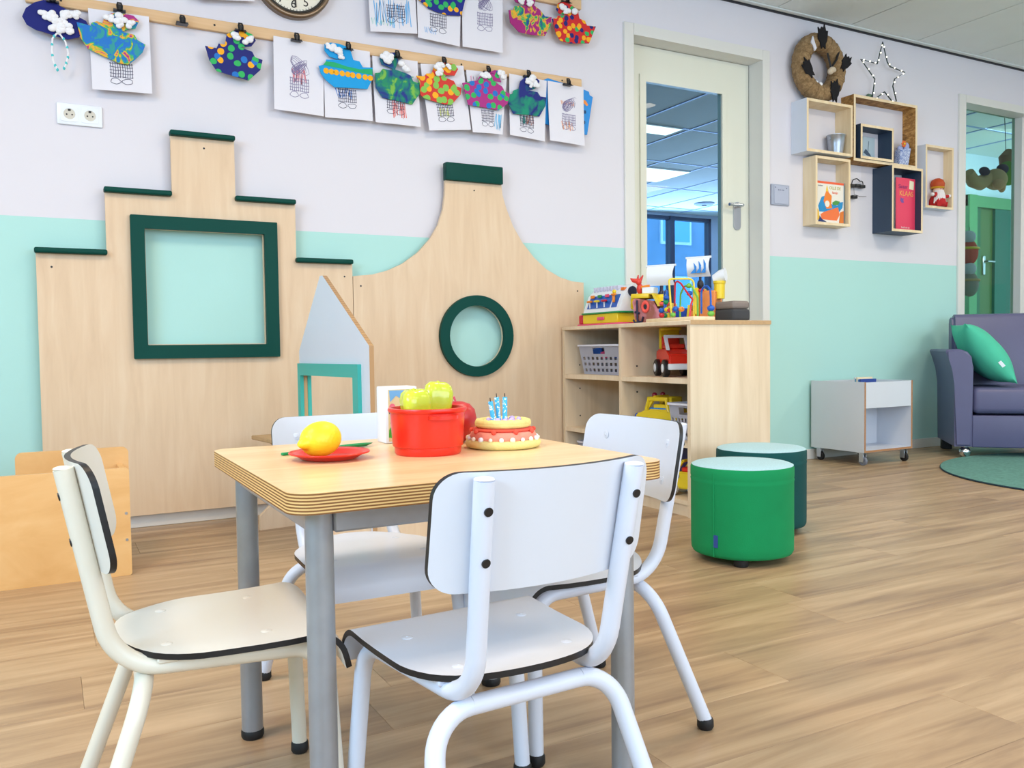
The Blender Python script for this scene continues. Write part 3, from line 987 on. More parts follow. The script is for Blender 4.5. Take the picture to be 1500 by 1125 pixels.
NV, PU, RD, GR, OR, BLU, TL, LG = (10, 24, 112), (168, 40, 128), (206, 40, 44), (40, 176, 92), (244, 172, 20), (20, 112, 196), (0, 120, 120), (130, 190, 80)
SHIPS = [
    ([(-.038, 1.976), (-.025, 2.009), (.003, 2.034), (.034, 2.049), (.067, 2.052), (.091, 2.035), (.122, 2.024), (.152, 2.005), (.177, 1.995), (.185, 1.979), (.170, 1.956), (.150, 1.928), (.112, 1.914), (.069, 1.921), (.030, 1.930), (.006, 1.933), (-.024, 1.948)],
     plain('ship_navy', NV, .8), 'plain dark blue foam cloud shape with cotton wool and a hanging string loop',
     [(.029, 1.998, .02), (.047, 1.984, .022), (.065, 1.997, .02), (.081, 1.974, .024), (.091, 1.945, .024), (.117, 1.941, .018), (.138, 2.008, .022), (.112, 2.005, .024), (.07, 1.955, .022), (.108, 1.97, .022)]),
    ([(.144, 1.983), (.170, 1.980), (.192, 1.977), (.196, 1.989), (.215, 1.998), (.234, 1.994), (.241, 2.016), (.268, 2.038), (.317, 2.043), (.346, 2.041), (.366, 2.023), (.352, 1.992), (.325, 1.984), (.302, 1.972), (.348, 1.967), (.357, 1.949), (.387, 1.934), (.376, 1.903), (.348, 1.871), (.321, 1.847), (.288, 1.848), (.247, 1.863), (.218, 1.873), (.180, 1.888), (.156, 1.926)],
     smeared('ship_smear_purple', PU, [OR, GR, BLU, BLU, (40, 150, 150)], 16, .7, .36, .62), 'purple foam ship smeared with blue, green and orange paint, second from the left',
     [(.259, 2.017, .022), (.30, 2.018, .026), (.332, 2.004, .022), (.29, 1.998, .02)]),
    ([(.615, 1.967), (.660, 1.964), (.668, 1.984), (.693, 1.984), (.702, 2.027), (.728, 2.046), (.772, 2.053), (.806, 2.043), (.820, 2.019), (.801, 1.993), (.756, 1.983), (.804, 1.971), (.815, 1.950), (.846, 1.943), (.836, 1.900), (.786, 1.850), (.730, 1.859), (.658, 1.871), (.630, 1.912)],
     dotted('ship_dot_navy', NV, [GR, OR, GR, OR, BLU], 27, .36, cover=.85), 'dark blue foam ship with green and orange rings, hanging alone on the rail',
     [(.733, 2.026, .022), (.781, 2.015, .024), (.795, 2.022, .016)]),
    ([(1.086, 1.951), (1.115, 1.962), (1.120, 1.983), (1.185, 1.991), (1.191, 1.999), (1.169, 1.992), (1.135, 1.998), (1.113, 2.021), (1.114, 2.050), (1.144, 2.060), (1.179, 2.060), (1.209, 2.054), (1.232, 2.035), (1.243, 1.999), (1.271, 1.997), (1.286, 1.973), (1.332, 1.978), (1.329, 1.925), (1.306, 1.880), (1.233, 1.875), (1.155, 1.868), (1.118, 1.893), (1.095, 1.919)],
     plain('ship_lightblue', (16, 156, 222), .8), 'light blue foam ship with a green deck and a row of orange portholes',
     [(1.125, 2.044, .016), (1.134, 2.028, .018), (1.152, 2.036, .02), (1.168, 2.02, .022), (1.183, 2.006, .016)]),
    ([(1.345, 1.957), (1.368, 1.962), (1.380, 1.981), (1.425, 1.979), (1.425, 1.989), (1.376, 1.999), (1.367, 2.024), (1.377, 2.049), (1.439, 2.062), (1.457, 2.030), (1.441, 1.986), (1.491, 1.977), (1.516, 1.969), (1.528, 1.944), (1.574, 1.938), (1.560, 1.894), (1.521, 1.838), (1.434, 1.847), (1.377, 1.851), (1.346, 1.893)],
     smeared('ship_smear_teal', (14, 46, 130), [(0, 96, 120), (0, 118, 110), (20, 140, 90), (120, 180, 70)], 14), 'dark teal foam ship of smeared blue and green paint with two cotton clouds',
     [(1.388, 2.038, .026), (1.405, 2.022, .026), (1.418, 2.034, .02), (1.476, 2.016, .026), (1.49, 1.999, .024)]),
    ([(1.540, 1.970), (1.579, 1.972), (1.592, 1.987), (1.618, 1.991), (1.631, 2.028), (1.670, 2.049), (1.736, 2.050), (1.753, 2.029), (1.735, 1.997), (1.691, 1.993), (1.678, 1.983), (1.730, 1.971), (1.743, 1.948), (1.769, 1.944), (1.764, 1.912), (1.715, 1.858), (1.680, 1.857), (1.577, 1.872), (1.560, 1.886), (1.557, 1.940)],
     dotted('ship_dot_red', (206, 50, 40), [LG, OR, LG, OR, LG], 30, .46, cover=.97), 'red foam ship crowded with light green and orange dots',
     [(1.645, 2.02, .026), (1.655, 2.0, .022), (1.664, 2.034, .018), (1.698, 2.034, .02)]),
    ([(1.772, 1.966), (1.812, 1.979), (1.854, 1.989), (1.863, 2.008), (1.886, 2.018), (1.943, 2.050), (1.981, 2.049), (1.966, 2.024), (1.980, 1.997), (1.933, 1.999), (1.984, 1.977), (1.998, 1.954), (2.027, 1.949), (2.012, 1.897), (1.963, 1.861), (1.893, 1.865), (1.801, 1.868)],
     dotted('ship_dot_purple', PU, [GR, BLU, GR, BLU], 29, .40, cover=.8), 'magenta foam ship with round green and blue dots',
     [(1.878, 2.012, .02), (1.9, 2.016, .022), (1.975, 2.031, .024)]),
    ([(2.000, 1.942), (2.046, 1.952), (2.051, 1.969), (2.080, 1.981), (2.091, 2.020), (2.120, 2.043), (2.169, 2.056), (2.199, 2.035), (2.194, 2.005), (2.159, 1.987), (2.129, 1.981), (2.188, 1.978), (2.203, 1.959), (2.238, 1.959), (2.232, 1.916), (2.196, 1.860), (2.132, 1.861), (2.049, 1.856), (2.026, 1.895)],
     smeared('ship_smear_navy', (12, 30, 120), [(12, 30, 120), (0, 120, 110), (0, 140, 110)], 9), 'navy foam ship with one smeared green patch, just left of the folder',
     [(2.134, 2.026, .022), (2.158, 2.03, .03), (2.177, 2.012, .024), (2.145, 2.008, .02)]),
    ([(1.548, 2.348), (1.586, 2.357), (1.591, 2.377), (1.611, 2.407), (1.713, 2.417), (1.752, 2.403), (1.756, 2.386), (1.809, 2.391), (1.801, 2.363), (1.779, 2.285), (1.710, 2.276), (1.656, 2.280), (1.613, 2.290), (1.566, 2.321)],
     dotted('ship_dot_navy2', (10, 30, 130), [GR, GR, OR, GR], 32, .42, cover=.8), 'dark blue foam ship with green dabs at the top edge of the picture',
     [(1.66, 2.43, .02), (1.70, 2.44, .02)]),
    ([(2.035, 2.355), (2.060, 2.359), (2.068, 2.380), (2.142, 2.393), (2.074, 2.401), (2.062, 2.419), (2.093, 2.437), (2.163, 2.447), (2.186, 2.431), (2.178, 2.403), (2.209, 2.388), (2.228, 2.372), (2.240, 2.360), (2.279, 2.362), (2.271, 2.318), (2.238, 2.263), (2.160, 2.257), (2.091, 2.259), (2.042, 2.297)],
     smeared('ship_smear_pink', (160, 24, 116), [OR, GR, (20, 120, 110), (30, 60, 150)], 18, .7, .47, .68), 'magenta foam ship dabbed yellow, green and blue below the upper rail',
     [(2.108, 2.408, .022), (2.148, 2.409, .024)]),
    ([(2.279, 2.353), (2.307, 2.361), (2.312, 2.374), (2.376, 2.385), (2.320, 2.387), (2.304, 2.405), (2.316, 2.437), (2.353, 2.449), (2.393, 2.442), (2.434, 2.420), (2.438, 2.394), (2.442, 2.381), (2.475, 2.376), (2.487, 2.354), (2.542, 2.358), (2.499, 2.266), (2.387, 2.249), (2.326, 2.253), (2.302, 2.283)],
     dotted('ship_dot_red2', (204, 30, 34), [OR, OR, (14, 24, 110), GR, OR], 34, .42, cover=.9), 'red foam ship with orange, navy and green dots, end of the upper rail',
     [(2.342, 2.412, .024), (2.36, 2.402, .022), (2.414, 2.41, .024)]),
]
SY = [.052, .058, .052, .058, .055, .062, .068, .060, .052, .052, .056]
for i, (ol, m, lab, cot) in enumerate(SHIPS):
    y = D - SY[i]
    cx = sum(p[0] for p in ol) / len(ol)
    cz = sum(p[1] for p in ol) / len(ol)
    o = part('foam_ship', m, None, P([(a - cx, b - cz) for a, b in ol], 'y', 0, .004), loc=(cx, y, cz))
    tag(o, lab, 'craft ship', 'foam craft ships on the rails')
    rng = random.Random(i)

    def cotton(bm, a, z, r):
        for k in range(5):
            q = r * rng.uniform(.42, .7)
            sph(bm, (a - cx + rng.uniform(-.5, .5) * r, -.004 - q * .35, z - cz + rng.uniform(-.5, .5) * r), (q, q * .6, q * .8), 10, 7)
    for (a, z, r) in cot:
        part('cotton_tuft', M_cotton, o, lambda bm, a=a, z=z, r=r: cotton(bm, a, z, r))
    if i == 0:
        lp = [(.075, 1.929), (.060, 1.908), (.057, 1.862), (.060, 1.824), (.073, 1.792)]
        rp = [(.086, 1.928), (.104, 1.902), (.112, 1.862), (.106, 1.825), (.096, 1.801)]
        part('string_loop', M_cotton, o, T([(a - cx, -.004, z - cz) for a, z in lp[::-1] + rp], .0035, 8))
        beads = plain('turquoise_bead', (70, 200, 205), .5)
        for (a, z) in [(.066, 1.917), (.058, 1.885), (.058, 1.845), (.066, 1.808), (.073, 1.793), (.098, 1.912), (.109, 1.882), (.11, 1.845), (.104, 1.822), (.096, 1.802)]:
            part('bead', beads, o, S((a - cx, -.004, z - cz), (.0048, .0048, .0068), 8, 6))
    if i == 3:
        gd_ = plain('deck_green', (30, 170, 110), .8)
        part('painted_deck', gd_, o, P([(a - cx, b - cz) for a, b in ((1.106, 1.958), (1.118, 1.975), (1.16, 1.976), (1.21, 1.966), (1.27, 1.962), (1.33, 1.972), (1.33, 1.945), (1.28, 1.946), (1.2, 1.953), (1.15, 1.955))], 'y', -.0008, 0))
        for a in (1.118, 1.142, 1.163, 1.19, 1.216, 1.238, 1.266, 1.296, 1.32):
            part('painted_porthole', plain('porthole_orange', OR, .8), o, P([(p - cx, q - cz) for p, q in circle(a, 1.934 - (a - 1.118) * .02, .0125, 12)], 'y', -.0008, 0))

CLIPS = [(.065, 2.046, 'black binder clip over the plain dark blue foam shape'), (.297, 2.053, 'black binder clip above the smeared purple ship'), (.529, 2.043, 'empty black binder clip on the bare stretch of rail'),
         (.758, 2.050, 'black binder clip above the lone navy ship'), (.993, 2.047, 'black binder clip on the sheet with the faint doodle'), (1.221, 2.044, 'black binder clip on top of the light blue ship'),
         (1.452, 2.042, 'black binder clip on top of the teal ship'), (1.684, 2.047, 'black binder clip above the red ship of green dots'), (1.917, 2.038, 'black binder clip above the magenta dotted ship'),
         (2.140, 2.049, 'black binder clip above the navy ship with green patch'), (2.371, 2.040, 'black binder clip on the last sheet of the lower rail'), (2.368, 2.451, 'black binder clip on the upper rail above the red ship')]
for (a, z, lab) in CLIPS:
    t = thing('binder_clip', lab, 'clip', (a, D - .02, z - .006), 0, 'binder clips on the rails')
    part('body', M_black, t, P([(-.052, 0), (-.046, .0), (-.03, .014), (-.0, .012), (.0, .006), (-.028, .004)], 'x', -.022, .022))
    part('handle', M_black, t, T([(-.007, -.044, .004), (-.009, -.038, .024), (-.006, -.033, .036), (.006, -.033, .036), (.009, -.038, .024), (.007, -.044, .004)], .0038, 7), B(-.008, .008, -.04, -.036, .006, .03, .002))

# clock
t = thing('wall_clock', 'round wall clock with bronze rim, cut off by the top edge', 'clock', (.99, D, 2.318))
part('case', plain('clock_bronze', (128, 110, 92), .3, metal=.8), t, lambda bm: tube(bm, [(math.cos(2 * PI * k / 48) * .158, -.03, math.sin(2 * PI * k / 48) * .158) for k in range(48)], .012, 10, closed=True), lambda bm: cyl(bm, (0, -.022, 0), (0, 0, 0), .168, 48))
part('inner_rim', plain('clock_rim_dark', (74, 72, 70), .3, metal=.8), t, lambda bm: tube(bm, [(math.cos(2 * PI * k / 48) * .143, -.033, math.sin(2 * PI * k / 48) * .143) for k in range(48)], .005, 8, closed=True))
part('face', plain('clock_face', (236, 230, 214), .6), t, lambda bm: cyl(bm, (0, -.026, 0), (0, -.021, 0), .143, 48))
for h in range(1, 13):
    a = PI / 2 - h * PI / 6
    textobj('numeral', str(h), .052, M_black, t, (math.cos(a) * .108, -.0268, math.sin(a) * .108), (PI / 2, 0, 0))
for k in range(60):
    a = 2 * PI * k / 60
    part('minute_mark', M_black, t, P([(math.cos(a) * .13 + s * math.sin(a) * .0012 + math.cos(a) * q, math.sin(a) * .13 - s * math.cos(a) * .0012 + math.sin(a) * q) for s, q in ((-1, 0), (1, 0), (1, .006), (-1, .006))], 'y', -.0268, -.026)) if 38 < k < 52 or k % 5 == 0 else None
part('hand', M_black, t, P([(-.004, .02), (.004, .02), (.012, -.12), (.006, -.12)], 'y', -.031, -.029))
part('hand', M_black, t, P([(-.003, -.005), (.07, .05), (.066, .056), (-.006, .005)], 'y', -.0335, -.0315))

# socket and wall plate
t = thing('double_socket', 'white double wall socket left above the stepped gable', 'socket', (.146, D, 1.642))
part('plate', M_whitep, t, B(-.08, .08, -.011, 0, -.041, .041, .004, 2))
for s in (-1, 1):
    so = part('socket', M_whitep, t, P(rrect(s * .036 - .03, s * .036 + .03, -.029, .029, .004), 'y', -.0128, -.011, holes=[circle(s * .036, 0, .0205, 24)]))
    part('recess', plain('socket_recess', (206, 202, 190), .5), so, P(circle(s * .036, 0, .0205, 24), 'y', -.0115, -.0105))
    part('pin_hole', M_black, so, P(circle(s * .036 - .0095, -.002, .003, 10), 'y', -.0121, -.0115), P(circle(s * .036 + .0095, -.002, .003, 10), 'y', -.0121, -.0115), P(rrect(s * .036 - .005, s * .036 + .005, .011, .019, .001), 'y', -.0121, -.0115))
t = thing('wall_plate', 'square grey wall plate beside the door handle', 'switch', (3.887, D, 1.603))
part('plate', plain('plate_grey', (168, 176, 196), .4), t, B(-.073, .073, -.012, 0, -.061, .061, .003, 2))
part('cover', plain('plate_cover', (176, 184, 206), .35), t, B(-.055, .062, -.0155, -.012, -.054, .054, .002))
part('printed_mark', plain('plate_mark', (96, 104, 136), .5), t, *[P(circle(a, z, .004, 8), 'y', -.0161, -.0155) for a, z in ((-.045, .042), (.045, .040), (-.02, .028), (-.008, .028), (.008, .028), (.02, .028))])

# ------------------------------------------------------------------ table
TX, TY, TH = .561, 1.3675, .53
t = thing('kids_table', 'low square child table with pale plywood top and grey steel legs', 'table', (TX, TY, 0))
hw_ = .297
top = part('tabletop', [M_tabletop, M_plyedge], t, P(rrect(-hw_, hw_, -hw_, hw_, .035, 7), 'z', TH - .028, TH, mi=0, mside=1))
lx, ly = .247, .238
for sx in (-1, 1):
    for sy in (-1, 1):
        lg = part('leg', M_grey, t, lambda bm, sx=sx, sy=sy: cyl(bm, (sx * lx, sy * ly, .014), (sx * lx, sy * ly, TH - .0285), .019, 28))
        part('foot_cap', M_rubber, lg, L([(.0, 0), (.0185, 0), (.0205, .004), (.0205, .013), (.019, .016)], (sx * lx, sy * ly, 0), 24))
for (x0, x1, y0, y1) in ((-lx + .017, lx - .017, -ly - .014, -ly + .014), (-lx + .017, lx - .017, ly - .014, ly + .014), (-lx - .014, -lx + .014, -ly + .017, ly - .017), (lx - .014, lx + .014, -ly + .017, ly - .017)):
    part('apron', M_grey, t, B(x0, x1, y0, y1, TH - .063, TH - .029, .003))

# ------------------------------------------------------------------ chairs
TR = .0128
ZS, ZF = .2795, .2808


def back_y(x, z):
    return -.1262 + (-.1799 + .1262) * (z - ZS) / (.5605 - ZS)


def make_chair(label, lam, frm):
    t = thing('kids_chair', label, 'chair', (0, 0, 0), 0, 'small white school chairs round the table')
    for s in (-1, 1):
        pts, ends = rpath([(s * .1099, -.1799, .5605), (s * .0989, -.1262, ZS), (s * .1273, .1528, ZF), (s * .1499, .164, .012)], [.075, .05], 9)
        k = ends[1]
        fr = part('side_tube', frm, t, T(pts[:k + 1], TR, 14))
        part('tube_cap', frm, fr, S(pts[0], (TR, TR, .004), 14, 6))
        lg = part('leg', frm, t, T(pts[k:], TR, 14))
        part('foot_cap', M_rubber, lg, L([(0, 0), (.0125, 0), (.0155, .005), (.0152, .016), (.0135, .02)], (s * .1497, .164, 0), 16))
        for zz_ in (.524, .462):
            y = back_y(0, zz_)
            x = s * (.0989 + .011 * (zz_ - ZS) / .281)
            part('bolt_hole', M_black, fr, lambda bm, x=x, y=y, zz_=zz_: cyl(bm, (x, y - TR - .0012, zz_ - .0005), (x, y - TR + .003, zz_ + .0005), .0056, 14))
    # rear inverted U: crossbar with two splayed legs
    pts, ends = rpath([(-.1794, -.1798, .012), (-.1351, -.0907, .2610), (.1351, -.0907, .2610), (.1794, -.1798, .012)], [.06, .06], 9)
    n = len(pts)
    a, b = n // 2 - 8, n // 2 + 8
    part('crossbar', frm, t, T(pts[ends[0]:n - ends[0]], TR, 14))
    for s, seg in ((-1, pts[:ends[0] + 1]), (1, pts[n - ends[0] - 1:])):
        lg = part('leg', frm, t, T(seg, TR, 14))
        part('foot_cap', M_rubber, lg, L([(0, 0), (.0125, 0), (.0155, .005), (.0152, .016), (.0135, .02)], (s * .179, -.179, 0), 16))
    # seat: round at the back, rolled over at the front
    st_ = [(-.151, .219), (-.1545, .205), (-.1525, .10), (-.148, .0)]
    st_ += [(.148 * math.cos(PI + PI * k / 24), .128 * math.sin(PI + PI * k / 24)) for k in range(1, 24)]
    st_ += [(.148, .0), (.1525, .10), (.1545, .205), (.151, .219)]
    base = .2935

    def seat_fn(x, y, z):
        yc, R = .137, .045
        dish = .004 * max(0, (y - .02) / .117) ** 2 if y < yc else .004
        rear = .008 * max(0, (-.06 - y) / .07) ** 2
        if y <= yc:
            return (x, y, base + z + dish + rear)
        a = min((y - yc) / R, 1.31)
        rest = (y - yc) - a * R
        py, pz = yc + (R - .0085) * math.sin(a), -(R - .0085) * (1 - math.cos(a))
        py += rest * math.cos(a)
        pz -= rest * math.sin(a)
        return (x, py + z * math.sin(a), base + dish + pz + z * math.cos(a))
    seat = part('seat', [lam, M_black], t, lambda bm: bent_plate(bm, st_, .0085, [-.11, -.09, -.07, -.04, .02, .06, .10] + [.137 + .0059 * k for k in range(12)], 'y', seat_fn), sharp=50)
    for (x, y) in ((-.085, -.06), (.085, -.06), (-.095, .075), (.095, .075)):
        zc = seat_fn(x, y, .0085)[2]
        part('screw_cap', lam, seat, L([(.0, .0018), (.005, .0016), (.0082, .0004), (.0084, -.001)], (x, y, zc), 18), L([(.0, .0023), (.0014, .0022), (.0016, .0012)], (x, y, zc), 8))
    for s in (-1, 1):
        for y in (-.06, .075):
            part('seat_pad', frm, t, B(s * .108 - .012, s * .108 + .012, y - .014, y + .014, ZS + .006, base + .001, .002))
    # backrest: curved plate in front of the posts
    bo = rrect(-.159, .159, .419, .567, .032, 8)
    dz = math.atan2(.1799 - .1262, .5605 - ZS)

    def back_fn(x, z_, w):
        y = back_y(x, z_)
        off = 1.30 * x * x - .0025
        return (x, y + (off + w) * math.cos(dz), z_ + (off + w) * math.sin(dz) * .3)
    bk = part('backrest', [lam, M_black], t, lambda bm: bent_plate(bm, bo, .0085, [-.15 + .02 * k for k in range(16)], 'x', back_fn), sharp=50)
    for x in (-.104, .104):
        for z_ in (.455, .524):
            p0, p1 = Vector(back_fn(x, z_, .0083)), Vector(back_fn(x, z_, .0105))
            part('screw_cap', lam, bk, lambda bm, p0=p0, p1=p1: (tube(bm, [p0, p0.lerp(p1, .6), p1], [.0085, .008, .005], 16)), lambda bm, p1=p1: sph(bm, p1, .0016, 8, 6))
    return t


chair = make_chair('white child chair seen from behind, at the near side of the table', M_lam, M_frame)
chair.location = (.536, 1.0608, 0)
chair.rotation_euler = (0, 0, .0537)
dup(chair, (.573, 1.6981, 0), 3.1371, 'white child chair facing us across the table, behind the lemon')
dup(chair, (.8794, 1.3966, 0), 1.5546, 'white child chair at the right side of the table, blue lit backrest towards us')
ch2 = dup(chair, (.2016, 1.3633, 0), -1.6327, 'white child chair, warm light painted into its colour, at the left side of the table, seen sideways')
for ch in list(ch2.children):  # swap the white materials for the copies with warm light painted in
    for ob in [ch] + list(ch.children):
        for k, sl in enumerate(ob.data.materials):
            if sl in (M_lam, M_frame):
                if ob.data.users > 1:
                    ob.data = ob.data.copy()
                ob.data.materials[k] = M_lam_warmlit if sl == M_lam else M_frame_warmlit

# ------------------------------------------------------------------ things on the table
ZT = TH
t = thing('toy_plate', 'round red plastic toy plate under the lemon', 'plate', (.41, 1.40, ZT))
part('dish', M_red, t, L([(0, 0), (.040, 0), (.046, .002), (.056, .008), (.066, .0105), (.067, .012), (.066, .0132), (.055, .0105), (.045, .0045), (.040, .0035), (0, .0035)], seg=48), sharp=70)
t = thing('toy_lemon', 'yellow plastic lemon lying on the red plate', 'fruit', (.397, 1.405, ZT + .0335), math.radians(-152))
pr = []
for k in range(19):
    a = PI * k / 18
    pr.append((.0295 * math.sin(a) ** .9, -.037 * math.cos(a)))
pr = [(0, -.0395), (.004, -.039)] + [p for p in pr if abs(p[1]) < .0355] + [(.0105, .0375), (.007, .044), (.0045, .0475), (0, .0485)]
lm = part('peel', M_lemon, t, L(pr, seg=36), sharp=80)
lm.rotation_euler = (0, PI / 2 + .10, 0)
bm_ = part('blossom_end', M_lemon, t, L([(0, .049), (.003, .0485), (.0042, .0465)], seg=12))
bm_.rotation_euler = (0, PI / 2 + .10, 0)
t = thing('toy_knife', 'green plastic toy cutlery lying behind the red plate', 'cutlery', (.437, 1.515, ZT), math.radians(16))
part('handle', M_greenp, t, B(-.088, .02, -.005, .005, 0, .005, .0022, 2))
part('bowl', M_greenp, t, L([(0, .001), (.012, .002), (.017, .006), (.018, .0075), (.016, .0075), (.010, .004), (0, .003)], seg=20), loc=(.062, 0, 0)).scale = (2.2, .62, .9)
t = thing('toy_carton', 'white toy drink carton with leaf print behind the red pot', 'carton', (.568, 1.562, ZT))
part('box', M_whitep, t, B(0, .066, 0, .05, 0, .109, .003, 2))
part('printed_panel', plain('carton_print', (222, 200, 150), .5), t, B(.006, .062, -.0008, 0, .004, .104))
part('printed_panel', plain('carton_sky', (110, 170, 216), .5), t, P([(.008, .102), (.045, .102), (.032, .085), (.022, .092), (.010, .080)], 'y', -.0014, -.0008))
part('printed_leaf', plain('carton_leaf', (70, 160, 50), .5), t, P([(.006, .012), (.018, .009), (.03, .02), (.026, .036), (.012, .034), (.007, .026)], 'y', -.0014, -.0008))
part('printed_flower', plain('carton_pink', (232, 110, 130), .5), t, P(circle(.014, .071, .006, 10), 'y', -.0014, -.0008))
part('printed_letters', M_ink, t, P(circle(.011, .060, .004, 10), 'y', -.0014, -.0008, holes=[circle(.011, .060, .0022, 8)]), *[B(.010, .016, -.0014, -.0008, z, z + .003) for z in (.050, .044, .038)])

t = thing('toy_pot', 'red plastic toy cooking pot with two side handles', 'pot', (.578, 1.378, ZT))
part('body', M_red, t, L([(0, 0), (.055, 0), (.0575, .003), (.058, .0135), (.0605, .0145), (.061, .016), (.0645, .072), (.0675, .0735), (.0685, .0765), (.0675, .080), (.0625, .0805), (.0615, .078), (.058, .012), (.0, .010)], seg=64), sharp=50)
for a in (math.radians(-88), math.radians(92)):
    ca, sa = math.cos(a), math.sin(a)
    pl = []
    for k in range(9):
        q = a - .42 + .84 * k / 8
        pl.append((q, .0155 * (1 - ((k - 4) / 4) ** 4)))

    def handle(bm, pl=pl):
        lo, hi = [], []
        for q, d in pl:
            for z, dst in ((.0695, hi), (.0635, lo)):
                dst.append((bm.verts.new(((.0625) * math.cos(q), .0625 * math.sin(q), z)), bm.verts.new(((.0645 + d) * math.cos(q), (.0645 + d) * math.sin(q), z - (0 if z > .065 else 0)))))
        for k in range(len(pl) - 1):
            for R_ in (lo, hi):
                bm.faces.new((R_[k][0], R_[k + 1][0], R_[k + 1][1], R_[k][1]))
            bm.faces.new((lo[k][1], lo[k + 1][1], hi[k + 1][1], hi[k][1]))
        bm.faces.new((lo[0][0], lo[0][1], hi[0][1], hi[0][0]))
        bm.faces.new((lo[-1][0], lo[-1][1], hi[-1][1], hi[-1][0]))
    part('handle', M_red, t, handle)
for (x, y, tx, ty, rz, lab, sc) in ((.555, 1.366, .04, -.10, .5, 'pale green plastic pepper standing left in the red pot', .96), (.596, 1.394, -.06, .10, 1.5, 'pale green plastic pepper leaning right in the red pot', 1.06)):
    t = thing('toy_pepper', lab, 'vegetable', (x, y, ZT + .0145), 0, 'toy peppers in the pot')
    t.rotation_euler = (tx, ty, rz * 0)
    wobf = lambda a, z, rz=rz: 1 + .17 * math.cos(3 * a + rz) * (1 if z > .03 else .6)
    part('flesh', M_pepper, t, L([(0, 0), (.010, .001), (.017, .010), (.021, .03), (.0255, .058), (.0275, .075), (.0275, .085), (.024, .096), (.016, .102), (.008, .101), (.004, .097), (0, .096)], seg=42, wob=wobf), sharp=85).scale = (.92, .92, sc)
    part('stalk', M_pepper, t, T([(0, 0, .094 * sc), (.001, 0, .100 * sc), (.003, .001, .103 * sc)], [.004, .0032, .003], 8))
t = thing('toy_apple', 'red toy apple behind the red pot', 'fruit', (.692, 1.512, ZT))
part('flesh', M_apple, t, L([(0, .006), (.006, .003), (.016, 0), (.029, .010), (.0385, .029), (.041, .046), (.038, .063), (.028, .074), (.015, .0785), (.006, .076), (0, .071)], seg=40), sharp=85)
part('stem', plain('apple_stem', (216, 90, 110), .5), t, T([(0, 0, .07), (.001, 0, .08), (-.003, 0, .088)], [.0015, .0018, .0026], 8))

# cake with candles
t = thing('toy_cake', 'small felt birthday cake with three blue dotted candles', 'cake', (.731, 1.389, ZT))
M_bis = plain('biscuit', (232, 220, 140), .9, noise=.08, nscale=60, bump=.4, bscale=300)
M_cream = plain('pink_cream', (240, 150, 128), .9, bump=.3, bscale=200)
M_creamr = plain('red_cream', (226, 84, 64), .8)
M_lil = plain('lilac_felt', (200, 180, 232), .9)
M_cand = dotted('candle_blue', (70, 186, 246), [(214, 236, 250), (230, 244, 252)], 170, .30, .5, 1.0)
part('base_biscuit', M_bis, t, L([(0, 0), (.060, 0), (.067, .003), (.0695, .009), (.067, .0145), (.06, .016), (0, .016)], seg=48), sharp=60)
part('pink_layer', M_cream, t, L([(.03, .0155), (.060, .0155), (.0615, .021), (.058, .029), (.053, .031), (.03, .031)], seg=48), sharp=60)
part('red_layer', M_creamr, t, L([(.03, .0305), (.053, .0305), (.0555, .033), (.053, .0362), (.03, .0362)], seg=48), sharp=60)
part('top_biscuit', M_bis, t, L([(0, .036), (.044, .036), (.050, .0385), (.0515, .043), (.049, .0475), (.044, .049), (.030, .0465), (0, .0465)], seg=48), lambda bm: tube(bm, [(math.cos(2 * PI * k / 40) * .045, math.sin(2 * PI * k / 40) * .045, .0455 + .0012 * math.sin(k * 2.9)) for k in range(40)], .0068, 8, closed=True), sharp=60)
part('icing', plain('icing_rose', (244, 190, 186), .9), t, L([(0, .048), (.02, .0495), (.033, .0485), (.038, .046)], seg=32))
for k in range(20):
    a = 2 * PI * k / 20 + .1
    part('cream_pearl', M_cotton if k % 2 else plain('pearl_cream', (246, 236, 214), .8), t, S((math.cos(a) * .0635, math.sin(a) * .0635, .018), .0037 + .0006 * (k % 3), 10, 8))
for k in range(9):
    a = 2 * PI * k / 9 - .25
    part('berry', M_creamr, t, S((math.cos(a) * .0575, math.sin(a) * .0575, .0315), .0048, 10, 8))
for (x, y, r) in ((-.02, -.018, .005), (-.009, -.026, .0045), (.008, -.02, .005), (.022, .006, .006), (.012, .014, .006), (.03, -.006, .0045), (-.026, .006, .005), (.0, -.03, .004)):
    part('icing_bead', M_lil, t, S((x, y, .050), r, 10, 8))
for (x, y, tx, h) in ((-.020, -.002, -.006, .036), (-.006, .004, -.004, .043), (.003, -.002, .001, .043)):
    cd = part('candle', M_cand, t, lambda bm, x=x, y=y, tx=tx, h=h: cyl(bm, (x, y, .048), (x + tx, y, .048 + h), .0043, 18))
    part('wick', M_black, cd, T([(x + tx, y, .047 + h), (x + tx - .0006, y, .055 + h)], .0008, 6))

# ------------------------------------------------------------------ white play house front standing by the wall
PN, PF = Vector((1.008, 2.90, 0)), Vector((.922, 3.52, 0))
hd = (PF - PN).normalized()
ha = math.atan2(hd.y, hd.x)
HLEN = (PF - PN).length
t = thing('play_house_front', 'free standing white gabled play house front with a teal window frame', 'play panel', PN, ha)
w_ = HLEN
M_hw = plain('house_white', (222, 228, 242), .45, noise=.01)
apex = .405
hol = [(0, .02), (w_, .02), (w_, .71), (apex, 1.0), (apex - .025, 1.0), (0, .725)]
wx0, wx1, wz0, wz1 = .108, .59, .30, .612
part('board', [M_hw, M_plyside], t, P(hol, 'y', -.009, .009, holes=[rrect(wx0, wx1, wz0, wz1, 0)], mi=0, mside=1))
for (y0, y1) in ((.009, .024), (-.024, -.009)):
    part('window_frame', M_teal, t, P(rrect(.065, .612, .26, .66, .003), 'y', y0, y1, holes=[rrect(wx0, wx1 - .005, wz0, wz1, .002)]))
